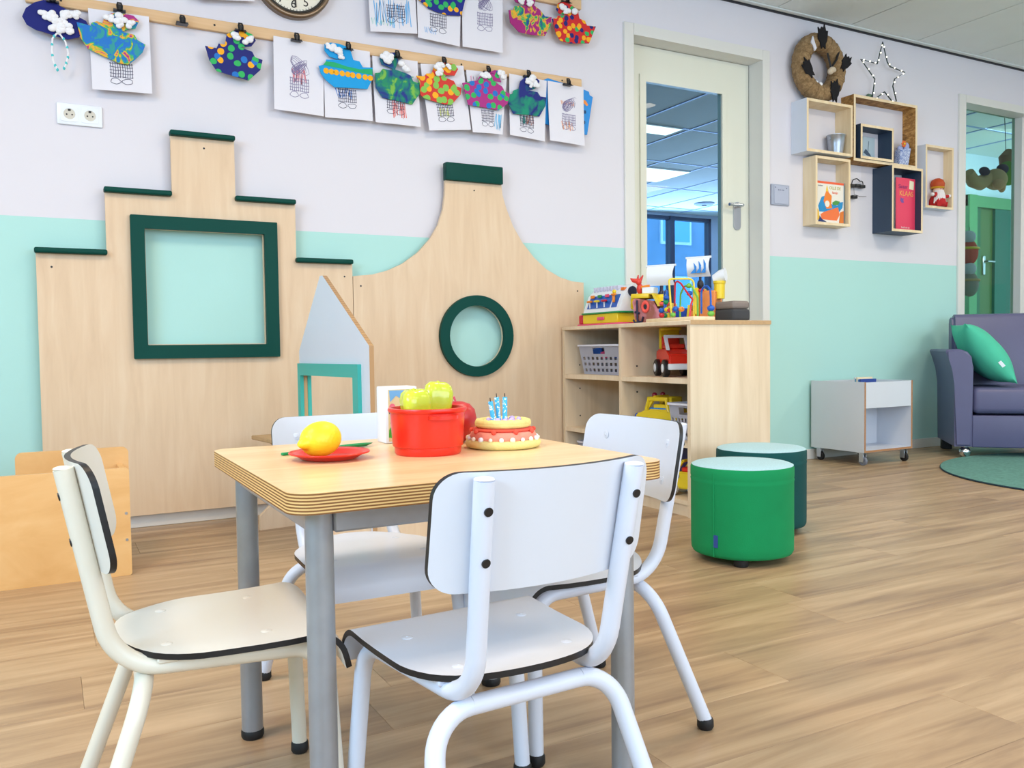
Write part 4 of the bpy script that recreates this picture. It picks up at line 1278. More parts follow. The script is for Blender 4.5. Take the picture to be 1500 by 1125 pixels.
for (x, a, b) in ((.012, -.29, .27), (w_ - .03, -.2, .2)):
    part('foot', M_birch, t, P([(a, 0), (b, 0), (b, .055), (b - .05, .10), (a + .05, .10), (a, .055)], 'x', x, x + .018))
part('counter_shelf', M_greydge, t, B(.02, w_ + .02, .0245, .21, .36, .376, .003))
part('shelf_bracket', M_greydge, t, P([(.0245, .2), (.0245, .3595), (.17, .3595)], 'x', w_ - .06, w_ - .045))

# ------------------------------------------------------------------ wooden toy bin at the left edge
t = thing('wooden_bin', 'orange birch toy bin with rounded corners at the left edge', 'bin', (-.20, 2.99, 0))
part('front_panel', M_birchbin, t, P(rrect(-.42, .422, 0, .345, (.008, .008, .012, .012)), 'y', 0, .018))
part('back_panel', M_birchbin, t, P(rrect(.10, .44, .012, .388, (.0, .01, .02, .02)), 'y', .25, .268))
part('side_panel', M_birchbin, t, B(.402, .42, .0185, .2495, 0.01, .33))
part('side_panel', M_birchbin, t, B(-.42, -.402, .0185, .2495, 0.01, .33))
part('bottom_panel', M_birchbin, t, B(-.4015, .4015, .0185, .2495, .02, .035))
for z in (.20, .115):
    part('screw', M_steel, t, lambda bm, z=z: cyl(bm, (.410, -.0012, z), (.410, .004, z), .0045, 10))

# ------------------------------------------------------------------ open shelf unit
SX, SX1, SY0, SY1, SZ = 2.313, 2.755, 2.744, 3.732, .815
t = thing('toy_shelf', 'birch open toy shelf unit standing out from the wall', 'shelf unit', (SX, SY0, 0))
dx, dy = SX1 - SX, SY1 - SY0
part('end_panel', M_birch2, t, B(0, dx, 0, .02, 0, SZ - .018))
part('end_panel', M_birch2, t, B(0, dx, dy - .02, dy, 0, SZ - .018))
part('divider', M_birch2, t, B(.002, dx - .012, .484, .502, .068, SZ - .018))
part('back_panel', M_birch2, t, B(dx - .012, dx, .02, dy - .02, .05, SZ - .018))
part('top_board', [M_birch2, M_greydge], t, lambda bm: (box(bm, -.003, dx + .003, -.003, dy + .0, SZ - .018, SZ, .002)))
part('top_edge', M_greydge, t, B(-.001, dx + .002, -.0045, -.0031, SZ - .0175, SZ - .0005))
for (y0, y1) in ((.02, .484), (.502, dy - .02)):
    part('shelf', M_birch2, t, B(.004, dx - .0125, y0, y1, .553, .575))
    part('shelf', M_birch2, t, B(.004, dx - .0125, y0, y1, .288, .308))
    part('bottom_board', M_birch2, t, B(.002, dx - .0125, y0, y1, .05, .068))
part('plinth', M_birch2, t, B(.012, .030, .02, dy - .02, 0, .05))
for y in (.0205, .5025):
    for (x, z) in ((.09, .62), (.09, .50), (.09, .36), (.09, .20)):
        part('peg_hole', M_black, t, lambda bm, y=y, x=x, z=z: cyl(bm, (x, y + .4608 if y < .1 else dy - .0205, z), (x, y + .4636 if y < .1 else dy - .02, z), .004, 8))


def basket(label, loc, rz, w, d, h, group='pale toy baskets'):
    t = thing('plastic_basket', label, 'basket', loc, rz, group)

    def wall(p00, p10, p01, p11, nu, nv, skip):
        def go(bm):
            a, b, c, e = map(Vector, (p00, p10, p01, p11))
            g = [[bm.verts.new(a.lerp(b, i / nu).lerp(c.lerp(e, i / nu), j / nv)) for i in range(nu + 1)] for j in range(nv + 1)]
            for j in range(nv):
                for i in range(nu):
                    if not skip(i, j):
                        bm.faces.new((g[j][i], g[j][i + 1], g[j + 1][i + 1], g[j + 1][i]))
            n = (b - a).cross(c - a).normalized() * .0028
            r = bmesh.ops.solidify(bm, geom=bm.faces[:], thickness=.0028)
        return go
    k = .86
    W, Dd, w2, d2 = w / 2, d / 2, w / 2 * k, d / 2 * k
    c = [(-w2, -d2, 0), (w2, -d2, 0), (w2, d2, 0), (-w2, d2, 0)]
    u = [(-W, -Dd, h), (W, -Dd, h), (W, Dd, h), (-W, Dd, h)]
    for i in range(4):
        j = (i + 1) % 4
        long = i in (0, 2)
        nu = 17 if long else 13
        mid = nu // 2
        skip = lambda a, b, nu=nu, mid=mid: (a % 2 == 1 and b in (1, 3, 5) and 0 < a < nu - 1) or (b in (7, 8) and abs(a - mid) <= 2)
        part('basket_wall', M_basket, t, wall(c[i], c[j], u[i], u[j], nu, 10, skip))
    part('floor_plate', M_basket, t, B(-w2, w2, -d2, d2, 0, .003))
    part('rim', M_basket, t, P(rrect(-W - .010, W + .010, -Dd - .010, Dd + .010, .02), 'z', h - .006, h + .003, holes=[rrect(-W + .004, W - .004, -Dd + .004, Dd - .004, .014)]))
    return t


bk1 = basket('pale lattice basket on the upper left shelf bay', (SX + .19, 3.50, .575), PI / 2, .35, .26, .145)
basket('pale lattice basket beside the yellow toy car', (SX + .19, 2.868, .308), PI / 2, .185, .26, .155)
basket('pale lattice basket low in the left bay behind the chair', (SX + .19, 3.52, .068), PI / 2, .34, .26, .165)
for k, (x, y, z, m) in enumerate(((-.02, .03, .09, M_blue), (.09, -.02, .10, M_greenp), (-.10, .02, .085, M_whitep), (.12, .05, .115, M_blue), (.04, .05, .10, M_pink))):
    o = part('toy_brick', m, None, B(-.028, .028, -.018, .018, -.012, .012, .003), *[(lambda bm, q=q: cyl(bm, (q, 0, .012), (q, 0, .018), .007, 10)) for q in (-.014, .014)], loc=(SX + .19 - y, 3.50 + x, .575 + z), rot=(.4 * k, .3, .7 * k))
    tag(o, ['blue toy brick in the upper basket, low on the left', 'green toy brick in the upper basket', 'white toy brick in the upper basket', 'blue toy brick topmost in the upper basket', 'pink toy brick in the upper basket'][k], 'toy brick', 'bricks in the upper basket')
o = part('storage_box', plain('dark_blue_box', (16, 28, 90), .5), None, B(-.11, .11, -.13, .13, 0, .19, .008), loc=(SX + .305, 2.94, .069))
tag(o, 'dark blue storage box in the lowest right shelf bay', 'box')


def wheel(bm, c, r, w, axis='y'):
    a = Vector((0, w / 2, 0)) if axis == 'y' else Vector((w / 2, 0, 0))
    c = Vector(c)
    tube(bm, [c - a, c - a * .7, c + a * .7, c + a], [r * .88, r, r, r * .88], 20)


def toy_car(name, label, loc, rz, s, body, trim, cabin, wh, hub, roof=None):
    t = thing(name, label, 'toy car', loc, rz)
    sc = lambda *v: [q * s for q in v]
    side = [(-.5, .16), (.5, .16), (.52, .30), (.50, .44), (.22, .50), (.18, .54), (-.48, .54), (-.52, .46), (-.52, .2)]
    bd = part('body', body, t, lambda bm: (prism(bm, [(a * s, b * s) for a, b in side], 'y', -.25 * s, .25 * s), bmesh.ops.bevel(bm, geom=bm.edges[:], offset=.03 * s, segments=2, affect='EDGES')))
    part('bumper', trim, bd, B(*sc(.46, .56, -.27, .27, .14, .26), .02 * s, 2))
    part('bumper', trim, bd, B(*sc(-.57, -.49, -.27, .27, .14, .26), .02 * s, 2))
    part('windscreen_frame', trim, t, P([(.20 * s, .52 * s), (.26 * s, .52 * s), (.06 * s, .80 * s), (.0 * s, .80 * s)], 'y', -.23 * s, -.17 * s), P([(.20 * s, .52 * s), (.26 * s, .52 * s), (.06 * s, .80 * s), (.0, .80 * s)], 'y', .17 * s, .23 * s), B(*sc(.0, .06, -.23, .23, .76, .82), .01 * s))
    part('seat', cabin, t, B(*sc(-.3, .1, -.18, .18, .54, .64), .02 * s), B(*sc(-.36, -.28, -.18, .18, .54, .80), .02 * s))
    if roof:
        part('roof', roof, t, B(*sc(-.50, -.38, -.2, .2, .54, .98), .02 * s), B(*sc(-.50, -.2, -.2, .2, .92, .98), .02 * s))
    for x in (-.3, .31):
        for y in (-.27, .27):
            wl = part('wheel', wh, t, lambda bm, x=x, y=y: wheel(bm, (x * s, y * s, .17 * s), .17 * s, .12 * s))
            part('hub', hub, wl, lambda bm, x=x, y=y: wheel(bm, (x * s, (y + (.055 if y > 0 else -.055)) * s, .17 * s), .085 * s, .04 * s))
    return t


tr = toy_car('toy_fire_truck', 'red toy fire truck with white bumper on the upper right shelf', (SX + .165, 3.045, .575), math.radians(-114), .225, M_red, M_whitep, M_red, M_black, M_whitep, M_yellow)
part('ladder', M_red, tr, T([(-.11, .03, .15), (-.02, .03, .185)], .004, 8), T([(-.11, -.03, .15), (-.02, -.03, .185)], .004, 8), *[T([(-.11 + k * .02, -.03, .15 + k * .0078), (-.11 + k * .02, .03, .15 + k * .0078)], .003, 6) for k in range(5)])
yc = toy_car('toy_bug_car', 'yellow rounded toy car with red lamps on the middle shelf', (SX + .14, 3.105, .308), PI / 2 + .25, .22, M_yellow, M_yellow, M_yellow, M_black, M_blue)
part('cabin', M_yellow, yc, T([(.05, -.05, .115), (.035, -.05, .165), (-.06, -.05, .165), (-.075, -.05, .11)], .011, 10), T([(.05, .05, .115), (.035, .05, .165), (-.06, .05, .165), (-.075, .05, .11)], .011, 10), B(-.07, .045, -.058, .058, .158, .175, .006, 2))
part('window', plain('toy_window_blue', (60, 140, 220), .2), yc, B(-.07, .048, -.042, .042, .115, .125))
for y in (-.03, .03):
    part('lamp', plain('dark_red_lamp', (150, 20, 50), .3), yc, S((.02, y, .182), .012, 12, 8))
    part('eye', M_blue, yc, S((.115, y * 1.2, .085), .012, 12, 8))
toy_car('toy_tractor', 'red and yellow toy tractor with white wheels on the bottom shelf', (SX + .11, 2.885, .068), PI / 2 + .35, .19, M_yellow, M_yellow, M_red, M_whitep, M_blue, M_red)

# ------------------------------------------------------------------ toys on top of the shelf
ZSH = SZ
t = thing('toy_cash_register', 'white toy cash register with blue key panel and yellow drawer', 'toy', (2.36, 3.447, ZSH), -PI / 2)
# local x runs towards the camera side, local y points into the shelf (world +x)
part('base', M_pink, t, B(-.2, .165, -.012, .19, 0, .009, .003))
part('coin_tray', plain('crimson_plastic', (204, 30, 60), .35), t, B(-.205, -.168, .0, .12, .009, .055, .005))
dr = part('drawer', M_yellow, t, B(-.16, .135, -.004, .16, .009, .055, .003))
part('drawer_pull', M_pink, dr, B(-.03, .03, -.010, -.004, .024, .040, .003))
part('ledge', M_greenp, t, B(-.165, .15, -.010, .17, .0552, .063, .002))
prof = [(-.004, .0632), (.168, .0632), (.168, .186), (.085, .190), (.062, .175), (.030, .145), (.010, .10)]
part('housing', M_whitep, t, P(prof, 'x', -.155, .15))
fa = math.atan2(.145 - .10, .020)
for (a, b, nm) in ((-.130, .062, 'key_panel'), (.074, .118, 'lever_panel')):
    part(nm, M_blue, t, P([(.0015, .082), (.0075, .098), (.0275, .1435), (.0295, .1435), (.0095, .098), (.0035, .082)], 'x', a, b))
for k, m in enumerate((M_orange, M_yellow, plain('crimson_plastic', (204, 30, 60), .35))):
    x = -.105 + k * .062
    ky = part('key', m, t, B(x - .016, x + .016, -.008, .010, .112, .122, .003))
    part('key_stem', M_whitep, ky, B(x - .003, x + .003, .0, .004, .085, .112))
    part('number_tab', (M_orange, M_greenp, M_pink)[k], t, B(x - .015, x + .015, .016, .022, .134, .148, .001))
lv = part('lever', M_orange, t, B(.086, .098, .0, .012, .105, .140, .003), B(.080, .112, -.004, .010, .138, .147, .003))
part('lever_knob', M_yellow, lv, S((.100, .004, .155), .010, 12, 8))
part('price_window', plain('price_orange', (230, 120, 40), .4), t, B(.098, .122, .043, .060, .162, .176))
part('top_ribs', plain('rib_lilac', (204, 208, 232), .5), t, *[B(-.14 + k * .028, -.128 + k * .028, .048, .08, .166, .189, .002) for k in range(8)])
cr_ = part('crank', M_yellow, t, B(.150, .160, .06, .085, .07, .125, .008, 2), B(.155, .174, .065, .08, .066, .082, .004))
part('crank_disc', M_navy, t, lambda bm: cyl(bm, (.150, .07, .155), (.157, .07, .155), .024, 20))

sa = math.radians(-58)
t = thing('toy_pirate_ship', 'brown and yellow toy pirate ship with white sails and anchor', 'toy', (2.491, 3.105, ZSH), sa)
t.scale = (.70, .9, 1)
M_hull = smeared('ship_hull', (150, 84, 66), [(196, 120, 130), (206, 134, 150)], 9, .45)
hull = [(-.20, .02), (-.17, .0), (.0, .0), (.02, .015), (.02, .06), (-.045, .065), (-.07, .10), (-.20, .115), (-.215, .10)]
part('bow_hull', M_hull, t, P(hull, 'y', -.065, .065))
part('bow_rail', M_yellow, t, B(-.225, -.10, -.07, .07, .113, .135, .006, 2), P([(-.10, .13), (-.08, .13), (-.04, .075), (.012, .075), (.03, .0), (.045, .0), (.025, .09), (-.03, .09), (-.07, .135)], 'y', -.07, .07))
part('waist_deck', plain('deck_blue', (16, 70, 180), .35), t, B(.032, .15, -.06, .06, .004, .062, .004))
part('stern_rail', M_yellow, t, P([(.145, .0), (.16, .0), (.172, .075), (.158, .075)], 'y', -.068, .068), B(.20, .228, -.07, .07, .03, .15, .005))
part('stern_castle', plain('castle_orange', (226, 136, 66), .5, noise=.15, nscale=20), t, B(.228, .33, -.065, .065, 0, .135, .006), B(.165, .228, -.06, .06, 0, .05, .004))
part('tower_cap', M_yellow, t, lambda bm: lathe(bm, [(.032, .10), (.034, .165), (.038, .168), (.038, .178), (0, .18)], (.335, 0, 0), 18))
part('cannon', M_whitep, t, T([(.30, -.0, .185), (.34, -.0, .20), (.375, .0, .205)], [.022, .026, .03], 14))
part('gun_deck', M_whitep, t, B(-.165, -.085, -.035, .035, .135, .165, .004))
mast = part('mast', M_navy, t, T([(-.045, 0, .09), (-.045, 0, .13), (-.045, 0, .15), (-.045, 0, .262)], [.024, .026, .011, .011], 14))
part('mast_collar', M_yellow, mast, L([(.034, .10), (.036, .118), (.028, .13), (.02, .13)], (-.045, 0, 0), 18))


def sail(x0, z0, w, h, lean):
    def go(bm):
        nu, nv = 6, 6
        g = []
        for s in (0, 1):
            g.append([[bm.verts.new((x0 + w * (i / nu - .5) * (1 - .06 * math.sin(j / nv * PI)), -.012 - .022 * math.sin(j / nv * PI) + s * .003 + lean * j / nv, z0 + h * j / nv)) for i in range(nu + 1)] for j in range(nv + 1)])
        for q in g:
            for j in range(nv):
                for i in range(nu):
                    bm.faces.new((q[j][i], q[j][i + 1], q[j + 1][i + 1], q[j + 1][i]))
        tube(bm, [(x0 - w * .55, -.01 + lean, z0 + h), (x0 + w * .55, -.01 + lean, z0 + h)], .005, 8)
    return go


part('sail', M_whitep, t, sail(-.045, .17, .185, .09, 0.0))
s2 = part('sail', M_whitep, t, sail(.21, .20, .15, .085, -.012))
for k in range(3):
    part('wave_print', plain('sail_wave_blue', (30, 130, 214), .5), s2, P([(.165 + k * .034, .215), (.198 + k * .032, .215), (.204 + k * .03, .243 + .006 * k), (.186 + k * .032, .262 + .006 * k), (.192 + k * .03, .235)], 'y', -.043, -.038))
part('second_mast', M_navy, t, T([(.21, .006, .13), (.21, .006, .285)], .008, 12))
part('porthole_ring', plain('coral_plastic', (240, 90, 80), .4), t, lambda bm: tube(bm, [(-.125 + math.cos(2 * PI * k / 20) * .020, -.068, .074 + math.sin(2 * PI * k / 20) * .020) for k in range(20)], .0085, 8, closed=True))
part('porthole', M_black, t, lambda bm: cyl(bm, (-.125, -.068, .074), (-.125, -.062, .074), .016, 16))
part('anchor', M_navy, t, T([(-.18, -.072, .105), (-.178, -.072, .02), (-.17, -.072, .004)], .006, 8), T([(-.206, -.072, .016), (-.192, -.072, .002), (-.17, -.072, -.0 + .006), (-.148, -.072, .006), (-.138, -.072, .03)], .006, 8), T([(-.196, -.072, .052), (-.162, -.072, .046)], .005, 8))
part('wheel', plain('coral_plastic', (240, 90, 80), .4), t, T([(-.02, -.08, .085), (.045, -.08, .083)], .0085, 10), T([(.012, -.08, .06), (.012, -.08, .108)], .0085, 10))
fg = part('figurehead', plain('coral_red', (222, 62, 52), .4), t, S((-.195, 0, .16), (.022, .018, .026), 12, 8), S((-.20, -.006, .192), (.02, .017, .016), 12, 8), T([(-.205, -.012, .195), (-.236, -.02, .200), (-.25, -.02, .209)], [.012, .009, .003], 8), T([(-.188, 0, .203), (-.172, 0, .222)], [.010, .003], 8), T([(-.21, 0, .203), (-.205, 0, .225)], [.009, .003], 8))
part('figure_arm', M_orange, fg, T([(-.18, -.01, .166), (-.145, -.014, .170), (-.12, -.014, .172)], [.007, .006, .007], 8))
part('pirate_head', plain('pirate_black', (24, 26, 40), .5), t, S((.235, -.055, .163), .021, 14, 10))
part('pirate_scarf', plain('crimson_plastic', (204, 30, 60), .35), t, S((.235, -.05, .137), (.022, .02, .012), 12, 8))

t = thing('bead_maze', 'wooden bead maze with coloured wires in front of the ship', 'toy', (2.388, 2.91, ZSH), -PI / 2)
part('base', M_pine, t, B(-.16, .16, -.052, .064, 0, .016, .004, 2))
wires = [
    (M_blue, [(-.12, .02, .016), (-.12, .02, .10), (-.118, .02, .125), (-.10, .01, .14), (-.075, 0, .135), (-.065, -.01, .11), (-.06, -.02, .06), (-.035, -.03, .04)]),
    (M_blue, [(.09, .05, .03), (.09, .05, .12), (.10, .05, .14), (.125, .05, .145), (.145, .05, .13), (.148, .05, .10), (.15, .05, .016)]),
    (plain('wire_red', (206, 40, 50), .35), [(-.075, .04, .016), (-.07, .04, .17), (-.055, .04, .178), (-.03, .04, .165), (.03, .03, .115), (.07, .02, .09), (.085, .0, .075), (.085, -.01, .016)]),
    (plain('wire_yellow', (238, 210, 60), .35), [(.005, -.04, .016), (-.012, -.04, .176), (-.010, -.03, .182), (.02, .05, .182), (.03, .06, .17), (.03, .06, .016)]),
    (plain('wire_green', (120, 190, 70), .35), [(-.05, .05, .016), (-.045, .05, .12), (-.02, .05, .155), (.03, .05, .15), (.055, .06, .10), (.055, .06, .016)]),
]
for m, pts in wires:
    pp = [Vector(p) for p in pts]
    part('wire', m, t, T(rpath(pp, [.02] * (len(pp) - 2), 4)[0], .0042, 8))
for (x, y, z, m, r) in ((-.118, .02, .030, M_greenp, .013), (-.062, -.015, .105, M_blue, .013), (-.058, -.02, .085, M_greenp, .012), (-.04, -.028, .052, M_yellow, .013), (-.075, -.03, .030, plain('wire_red', (206, 40, 50), .35), .013), (-.075, -.03, .050, M_blue, .014),
                        (-.02, -.03, .048, plain('wire_red', (206, 40, 50), .35), .012), (.02, -.03, .052, M_blue, .014), (.045, -.02, .05, M_orange, .013), (.014, -.04, .028, plain('wire_green', (120, 190, 70), .35), .012), (.149, .05, .028, plain('wire_green', (120, 190, 70), .35), .015), (.149, .05, .050, M_blue, .016), (.01, .05, .153, plain('wire_green', (120, 190, 70), .35), .013), (.02, .045, .12, M_blue, .013)):
    part('bead', m, t, S((x, y, z), (r, r, r * .85), 14, 10))
part('bead_rod', M_steel, t, T([(-.09, -.03, .016), (-.06, -.03, .04), (.06, -.025, .052)], .003, 6))

# dark things half hidden behind the shelf toys
t = thing('folded_cloth', 'dark folded cloth heap behind the bead maze', 'cloth', (2.62, 2.85, ZSH))
part('fold', plain('charcoal_cloth', (60, 62, 66), .9), t, B(-.05, .05, -.08, .06, 0, .05, .012, 3))
part('fold', plain('taupe_cloth', (132, 122, 116), .9), t, B(-.045, .05, -.075, .055, .05, .085, .012, 3))

# ------------------------------------------------------------------ stools, rug, sofa, trolley
for (x, y, m, lab) in ((2.035, 2.155, M_ottgreen, 'bright green round stool with pale blue woven top, nearest to us'), (2.408, 2.446, M_ottdark, 'dark teal round stool with pale blue woven top, behind the green one')):
    t = thing('round_stool', lab, 'stool', (x, y, 0), 0, 'round fabric stools')
    R = .167
    part('body', m, t, L([(0, .022), (R - .018, .022), (R - .006, .026), (R - .001, .036), (R, .06), (R, .262), (R + .0015, .268), (R - .0005, .272), (R + .0012, .280), (R + .001, .306), (R - .002, .314)], seg=72, wob=lambda a, z: 1 + .004 * math.sin(5 * a + z * 30)), sharp=60)
    part('top', M_otttop, t, L([(0, .3225), (R * .6, .3215), (R - .012, .3185), (R - .002, .3142), (R - .003, .310)], seg=72), sharp=60)
    for k in range(3):
        a = -2.35 + k * 2 * PI / 3
        part('foot', M_rubber, t, L([(0, 0), (.022, 0), (.024, .004), (.024, .022), (0, .022)], (math.cos(a) * .13, math.sin(a) * .13, 0), 18))
    a = math.radians(-165)
    part('seam', m, t, T([(math.cos(a) * (R + .001), math.sin(a) * (R + .001), z) for z in (.03, .1, .2, .3)], .0022, 6))
    part('fabric_tag', plain('tag_blue', (44, 74, 150), .7), t, B(-.002, .002, -.008, .008, .06, .10), loc=(math.cos(a + .04) * (R + .001), math.sin(a + .04) * (R + .001), 0), rot=(0, 0, a))

o = part('round_rug', [M_rug, plain('rug_binding', (28, 52, 66), .9)], None, L([(0, 0), (.926, 0), (.93, .004), (.926, .009)], seg=120, mi=1), L([(.926, .009), (.90, .0105), (0, .0105)], seg=120), loc=(5.0, 2.38, 0.0003))
tag(o, 'round grey green rug with dark binding in front of the sofa', 'rug')

t = thing('sofa', 'purple grey leather sofa set at an angle in the far corner', 'sofa', (4.93, 3.30, 0), -PI / 4)
SWD, SDP = 1.50, .60
armp = [(-.055, .07), (.042, .07), (.042, .43), (.044, .56), (.036, .62), (.012, .652), (-.03, .668), (-.10, .666), (-.108, .655), (-.092, .61), (-.072, .54), (-.06, .45)]


def arm(bm, pts, y0, y1):
    prism(bm, pts, 'y', y0, y1)
    es = [e for e in bm.edges if all(abs(v.co.y - y0) < 1e-5 for v in e.verts)]
    bmesh.ops.bevel(bm, geom=es, offset=.012, segments=3, affect='EDGES')


part('arm', M_leather, t, lambda bm: arm(bm, armp, 0, SDP - .04))
part('arm', M_leather, t, lambda bm: arm(bm, [(SWD - .013 - x, z) for x, z in armp][::-1], 0, SDP - .04))
part('base', M_leather, t, B(.0425, SWD - .056, .015, SDP - .02, .065, .262, .008, 3))
for k in range(2):
    wq = (SWD - .056 - .0445) / 2
    part('seat_cushion', M_leather, t, B(.0445 + k * wq, .0445 + (k + 1) * wq - .002, .0, .47, .272, .432, .035, 5))


def back(bm):
    prism(bm, [(.44, .30), (.47, .86), (.49, .89), (.53, .895), (.585, .88), (.60, .84), (.60, .08), (.48, .08)], 'x', .012, SWD - .025)
    bmesh.ops.bevel(bm, geom=[e for e in bm.edges if abs(e.verts[0].co.x - e.verts[1].co.x) < 1e-5], offset=.02, segments=3, affect='EDGES')


part('backrest', M_leather, t, back)
for x in (-.02, SWD - .10):
    part('leg', M_chrome, t, lambda bm, x=x: sph(bm, (x + .03, .045, .034), (.034, .034, .034), 20, 12), lambda bm, x=x: cyl(bm, (x + .03, .045, .05), (x + .03, .045, .072), .016, 16))
    part('leg', M_rubber, t, B(x - .02, x + .04, SDP - .12, SDP - .05, 0, .07, .004))
bm_p = lambda bm: None


def pillow(bm):
    n = 20
    g = []
    for s in (1, -1):
        q = []
        for j in range(n + 1):
            row = []
            for i in range(n + 1):
                u, v = i / n * 2 - 1, j / n * 2 - 1
                e = max(0, (1 - u * u)) ** .6 * max(0, (1 - v * v)) ** .6
                pin = 1 - .07 * (1 - max(abs(u), abs(v)) ** 3)
                x, y = u * .215 * (1 - .07 * (1 - v * v)), v * .235 * (1 - .07 * (1 - u * u))
                row.append(bm.verts.new((x, y, s * (.105 * e ** .9 + .004 * math.sin(7 * u + 3 * v) * e))))
            q.append(row)
        g.append(q)
    for q in g:
        for j in range(n):
            for i in range(n):
                bm.faces.new((q[j][i], q[j][i + 1], q[j + 1][i + 1], q[j + 1][i]))
    bmesh.ops.remove_doubles(bm, verts=bm.verts[:], dist=.0005)


pt = thing('pillow', 'mint green square cushion leaning in the sofa corner', 'cushion', (0, 0, 0))
body = part('cover', M_pillow, pt, pillow, sharp=85)
part('label_tag', M_whitep, pt, B(-.003, .0, -.02, .02, -.010, .010), loc=(-.2, -.09, .008))
px, py, pz = .145, .24, .640
pt.location = (4.93 + (px + py) * .7071, 3.30 + (-px + py) * .7071, pz)
# long side slants down to the right, face turned up towards the seat
pt.rotation_euler = (Matrix.Rotation(-PI / 4, 3, 'Z') @ Matrix.Rotation(math.radians(52), 3, 'Y') @ Matrix.Rotation(math.radians(90), 3, 'Z')).to_euler()

t = thing('book_trolley', 'white book trolley on casters with bare plywood edges', 'trolley', (4.135, 3.385, 0))
cw, cd, z0, z1 = .42, .392, .078, .487
part('side_panel', M_lam, t, B(0, .012, .0, cd, z0, z1))
part('side_panel', [M_lam], t, B(cw - .012, cw, .0, cd, z0, z1))
for x in (0, cw - .012):
    part('ply_edge', M_plybrown, t, B(x, x + .012, -.0012, -.0001, z0, z1))
part('ply_edge', M_plybrown, t, B(.0122, cw - .0122, -.0012, -.0001, z0, z0 + .012))
part('bottom_panel', M_lam, t, B(.0121, cw - .0121, 0, cd, z0, z0 + .012))
part('back_panel', M_lam, t, B(.0121, cw - .0121, cd - .012, cd, z0 + .0125, z1 - .004))
part('bin_front', M_lam, t, B(.0121, cw - .0121, .001, .012, .335, z1 - .002))
part('bin_floor', M_lam, t, B(.0121, cw - .0121, .0125, cd - .0125, .335, .343))
part('middle_panel', M_lam, t, B(.0121, cw - .0121, .24, .25, z0 + .0125, .334))
for i, (x, y, m) in enumerate(((.03, .04, M_chrome), (cw - .03, .04, M_rubber), (.03, cd - .04, M_rubber), (cw - .03, cd - .04, M_rubber))):
    c = part('caster', M_steel, t, B(x - .022, x + .022, y - .022, y + .022, z0 - .005, z0 - .0005), B(x - .014, x - .010, y - .02, y + .012, .02, z0 - .005, .001), B(x + .010, x + .014, y - .02, y + .012, .02, z0 - .005, .001))
    part('wheel', plain('caster_grey', (120, 126, 140), .4) if i == 0 else M_rubber, c, lambda bm, x=x, y=y: wheel(bm, (x, y - .008, .0265), .0265, .017, 'x'))
bcol = ((40, 70, 150), (60, 130, 200), (230, 230, 225), (236, 220, 190), (60, 150, 200), (225, 228, 232))
nmz = ('navy', 'mid blue', 'white', 'cream', 'sky blue', 'pale grey')
for k in range(6):
    hgt = (.160, .156, .154, .164, .152, .158)[k]
    o = part('picture_book', plain('book_%d' % k, bcol[k], .5), None, B(-.0, .12, -.006, .006, 0, hgt, .001), loc=(4.135 + .035 + .045 * k, 3.385 + .06 + .045 * k, .3435), rot=(0, 0, .1 * (k % 3) - .1))
    part('pages', M_paper, o, B(.118, .1215, -.0045, .0045, .003, hgt - .003))
    tag(o, '%s picture book standing in the white book trolley' % nmz[k], 'book', 'books in the trolley')

# ------------------------------------------------------------------ cube shelves on the wall


def cube_shelf(label, x0, x1, z0, z1, yf, mats, th=.016):
    t = thing('box_shelf', label, 'wall shelf', (x0, yf, z0), 0, 'box shelves on the wall')
    w, h, d = x1 - x0, z1 - z0, D - yf - .0005
    mo, mi_, me_ = mats
    # outside skin, inside skin and the bare front edge are separate boards
    for (nm, a, b, c, e) in (('side_board', 0, th, 0, h), ('side_board', w - th, w, 0, h), ('top_board', th, w - th, h - th, h), ('bottom_board', th, w - th, 0, th)):
        def bd(bm, a=a, b=b, c=c, e=e):
            box(bm, a + (.0001 if a else 0), b - (.0001 if b < w else 0), .0006, d, c, e)
            for f in bm.faces:
                n = f.normal
                ctr = f.calc_center_median()
                inner = (a == 0 and b == th and n.x > .5) or (a > 0 and b == w and n.x < -.5) or (c > 0 and n.z < -.5 and e == h) or (c == 0 and e == th and n.z > .5)
                f.material_index = 2 if n.y < -.5 else (1 if inner else 0)
        part(nm, [mo, mi_, me_], t, lambda bm, bd=bd: (bd(bm)))
    return t


M_wbox = plain('white_box_paint', (216, 224, 236), .45, noise=.01)
cube_shelf('white and pine box shelf holding the zinc bucket', 3.986, 4.378, 1.852, 2.162, 3.676, (M_wbox, M_pine, M_pine))
cube_shelf('plain pine box shelf with the orange picture book', 4.083, 4.384, 1.430, 1.8395, 3.697, (M_pine, M_pine, M_pine))
cube_shelf('large rough chipboard box shelf under the light star', 4.415, 5.010, 1.838, 2.243, 3.699, (M_osb, M_osb, M_pine), .017)
cube_shelf('small dark blue box shelf standing inside the chipboard one', 4.467, 4.771, 1.8555, 2.068, 3.69, (M_dblue, M_dblue, M_pine))
cube_shelf('tall dark blue box shelf with the pink book', 4.706, 5.003, 1.416, 1.827, 3.650, (M_dblue, M_dblue, M_pine))
cube_shelf('pale box shelf at the right end holding the doll', 5.140, 5.430, 1.604, 2.018, 3.731, (M_wbox, M_pine, M_pine))

t = thing('zinc_bucket', 'small zinc bucket standing in the white box shelf', 'bucket', (4.302, 3.738, 1.8685))
part('bucket_wall', M_zinc, t, L([(0, 0), (.040, 0), (.041, .006), (.048, .055), (.0485, .058), (.049, .061), (.0555, .112), (.0575, .114), (.0575, .118), (.0545, .118), (.053, .112), (.040, .006), (0, .005)], seg=36), sharp=60)
for s in (-1, 1):
    part('handle_ear', M_zinc, t, B(s * .056 - .003, s * .056 + .003, -.008, .008, .085, .105, .001))

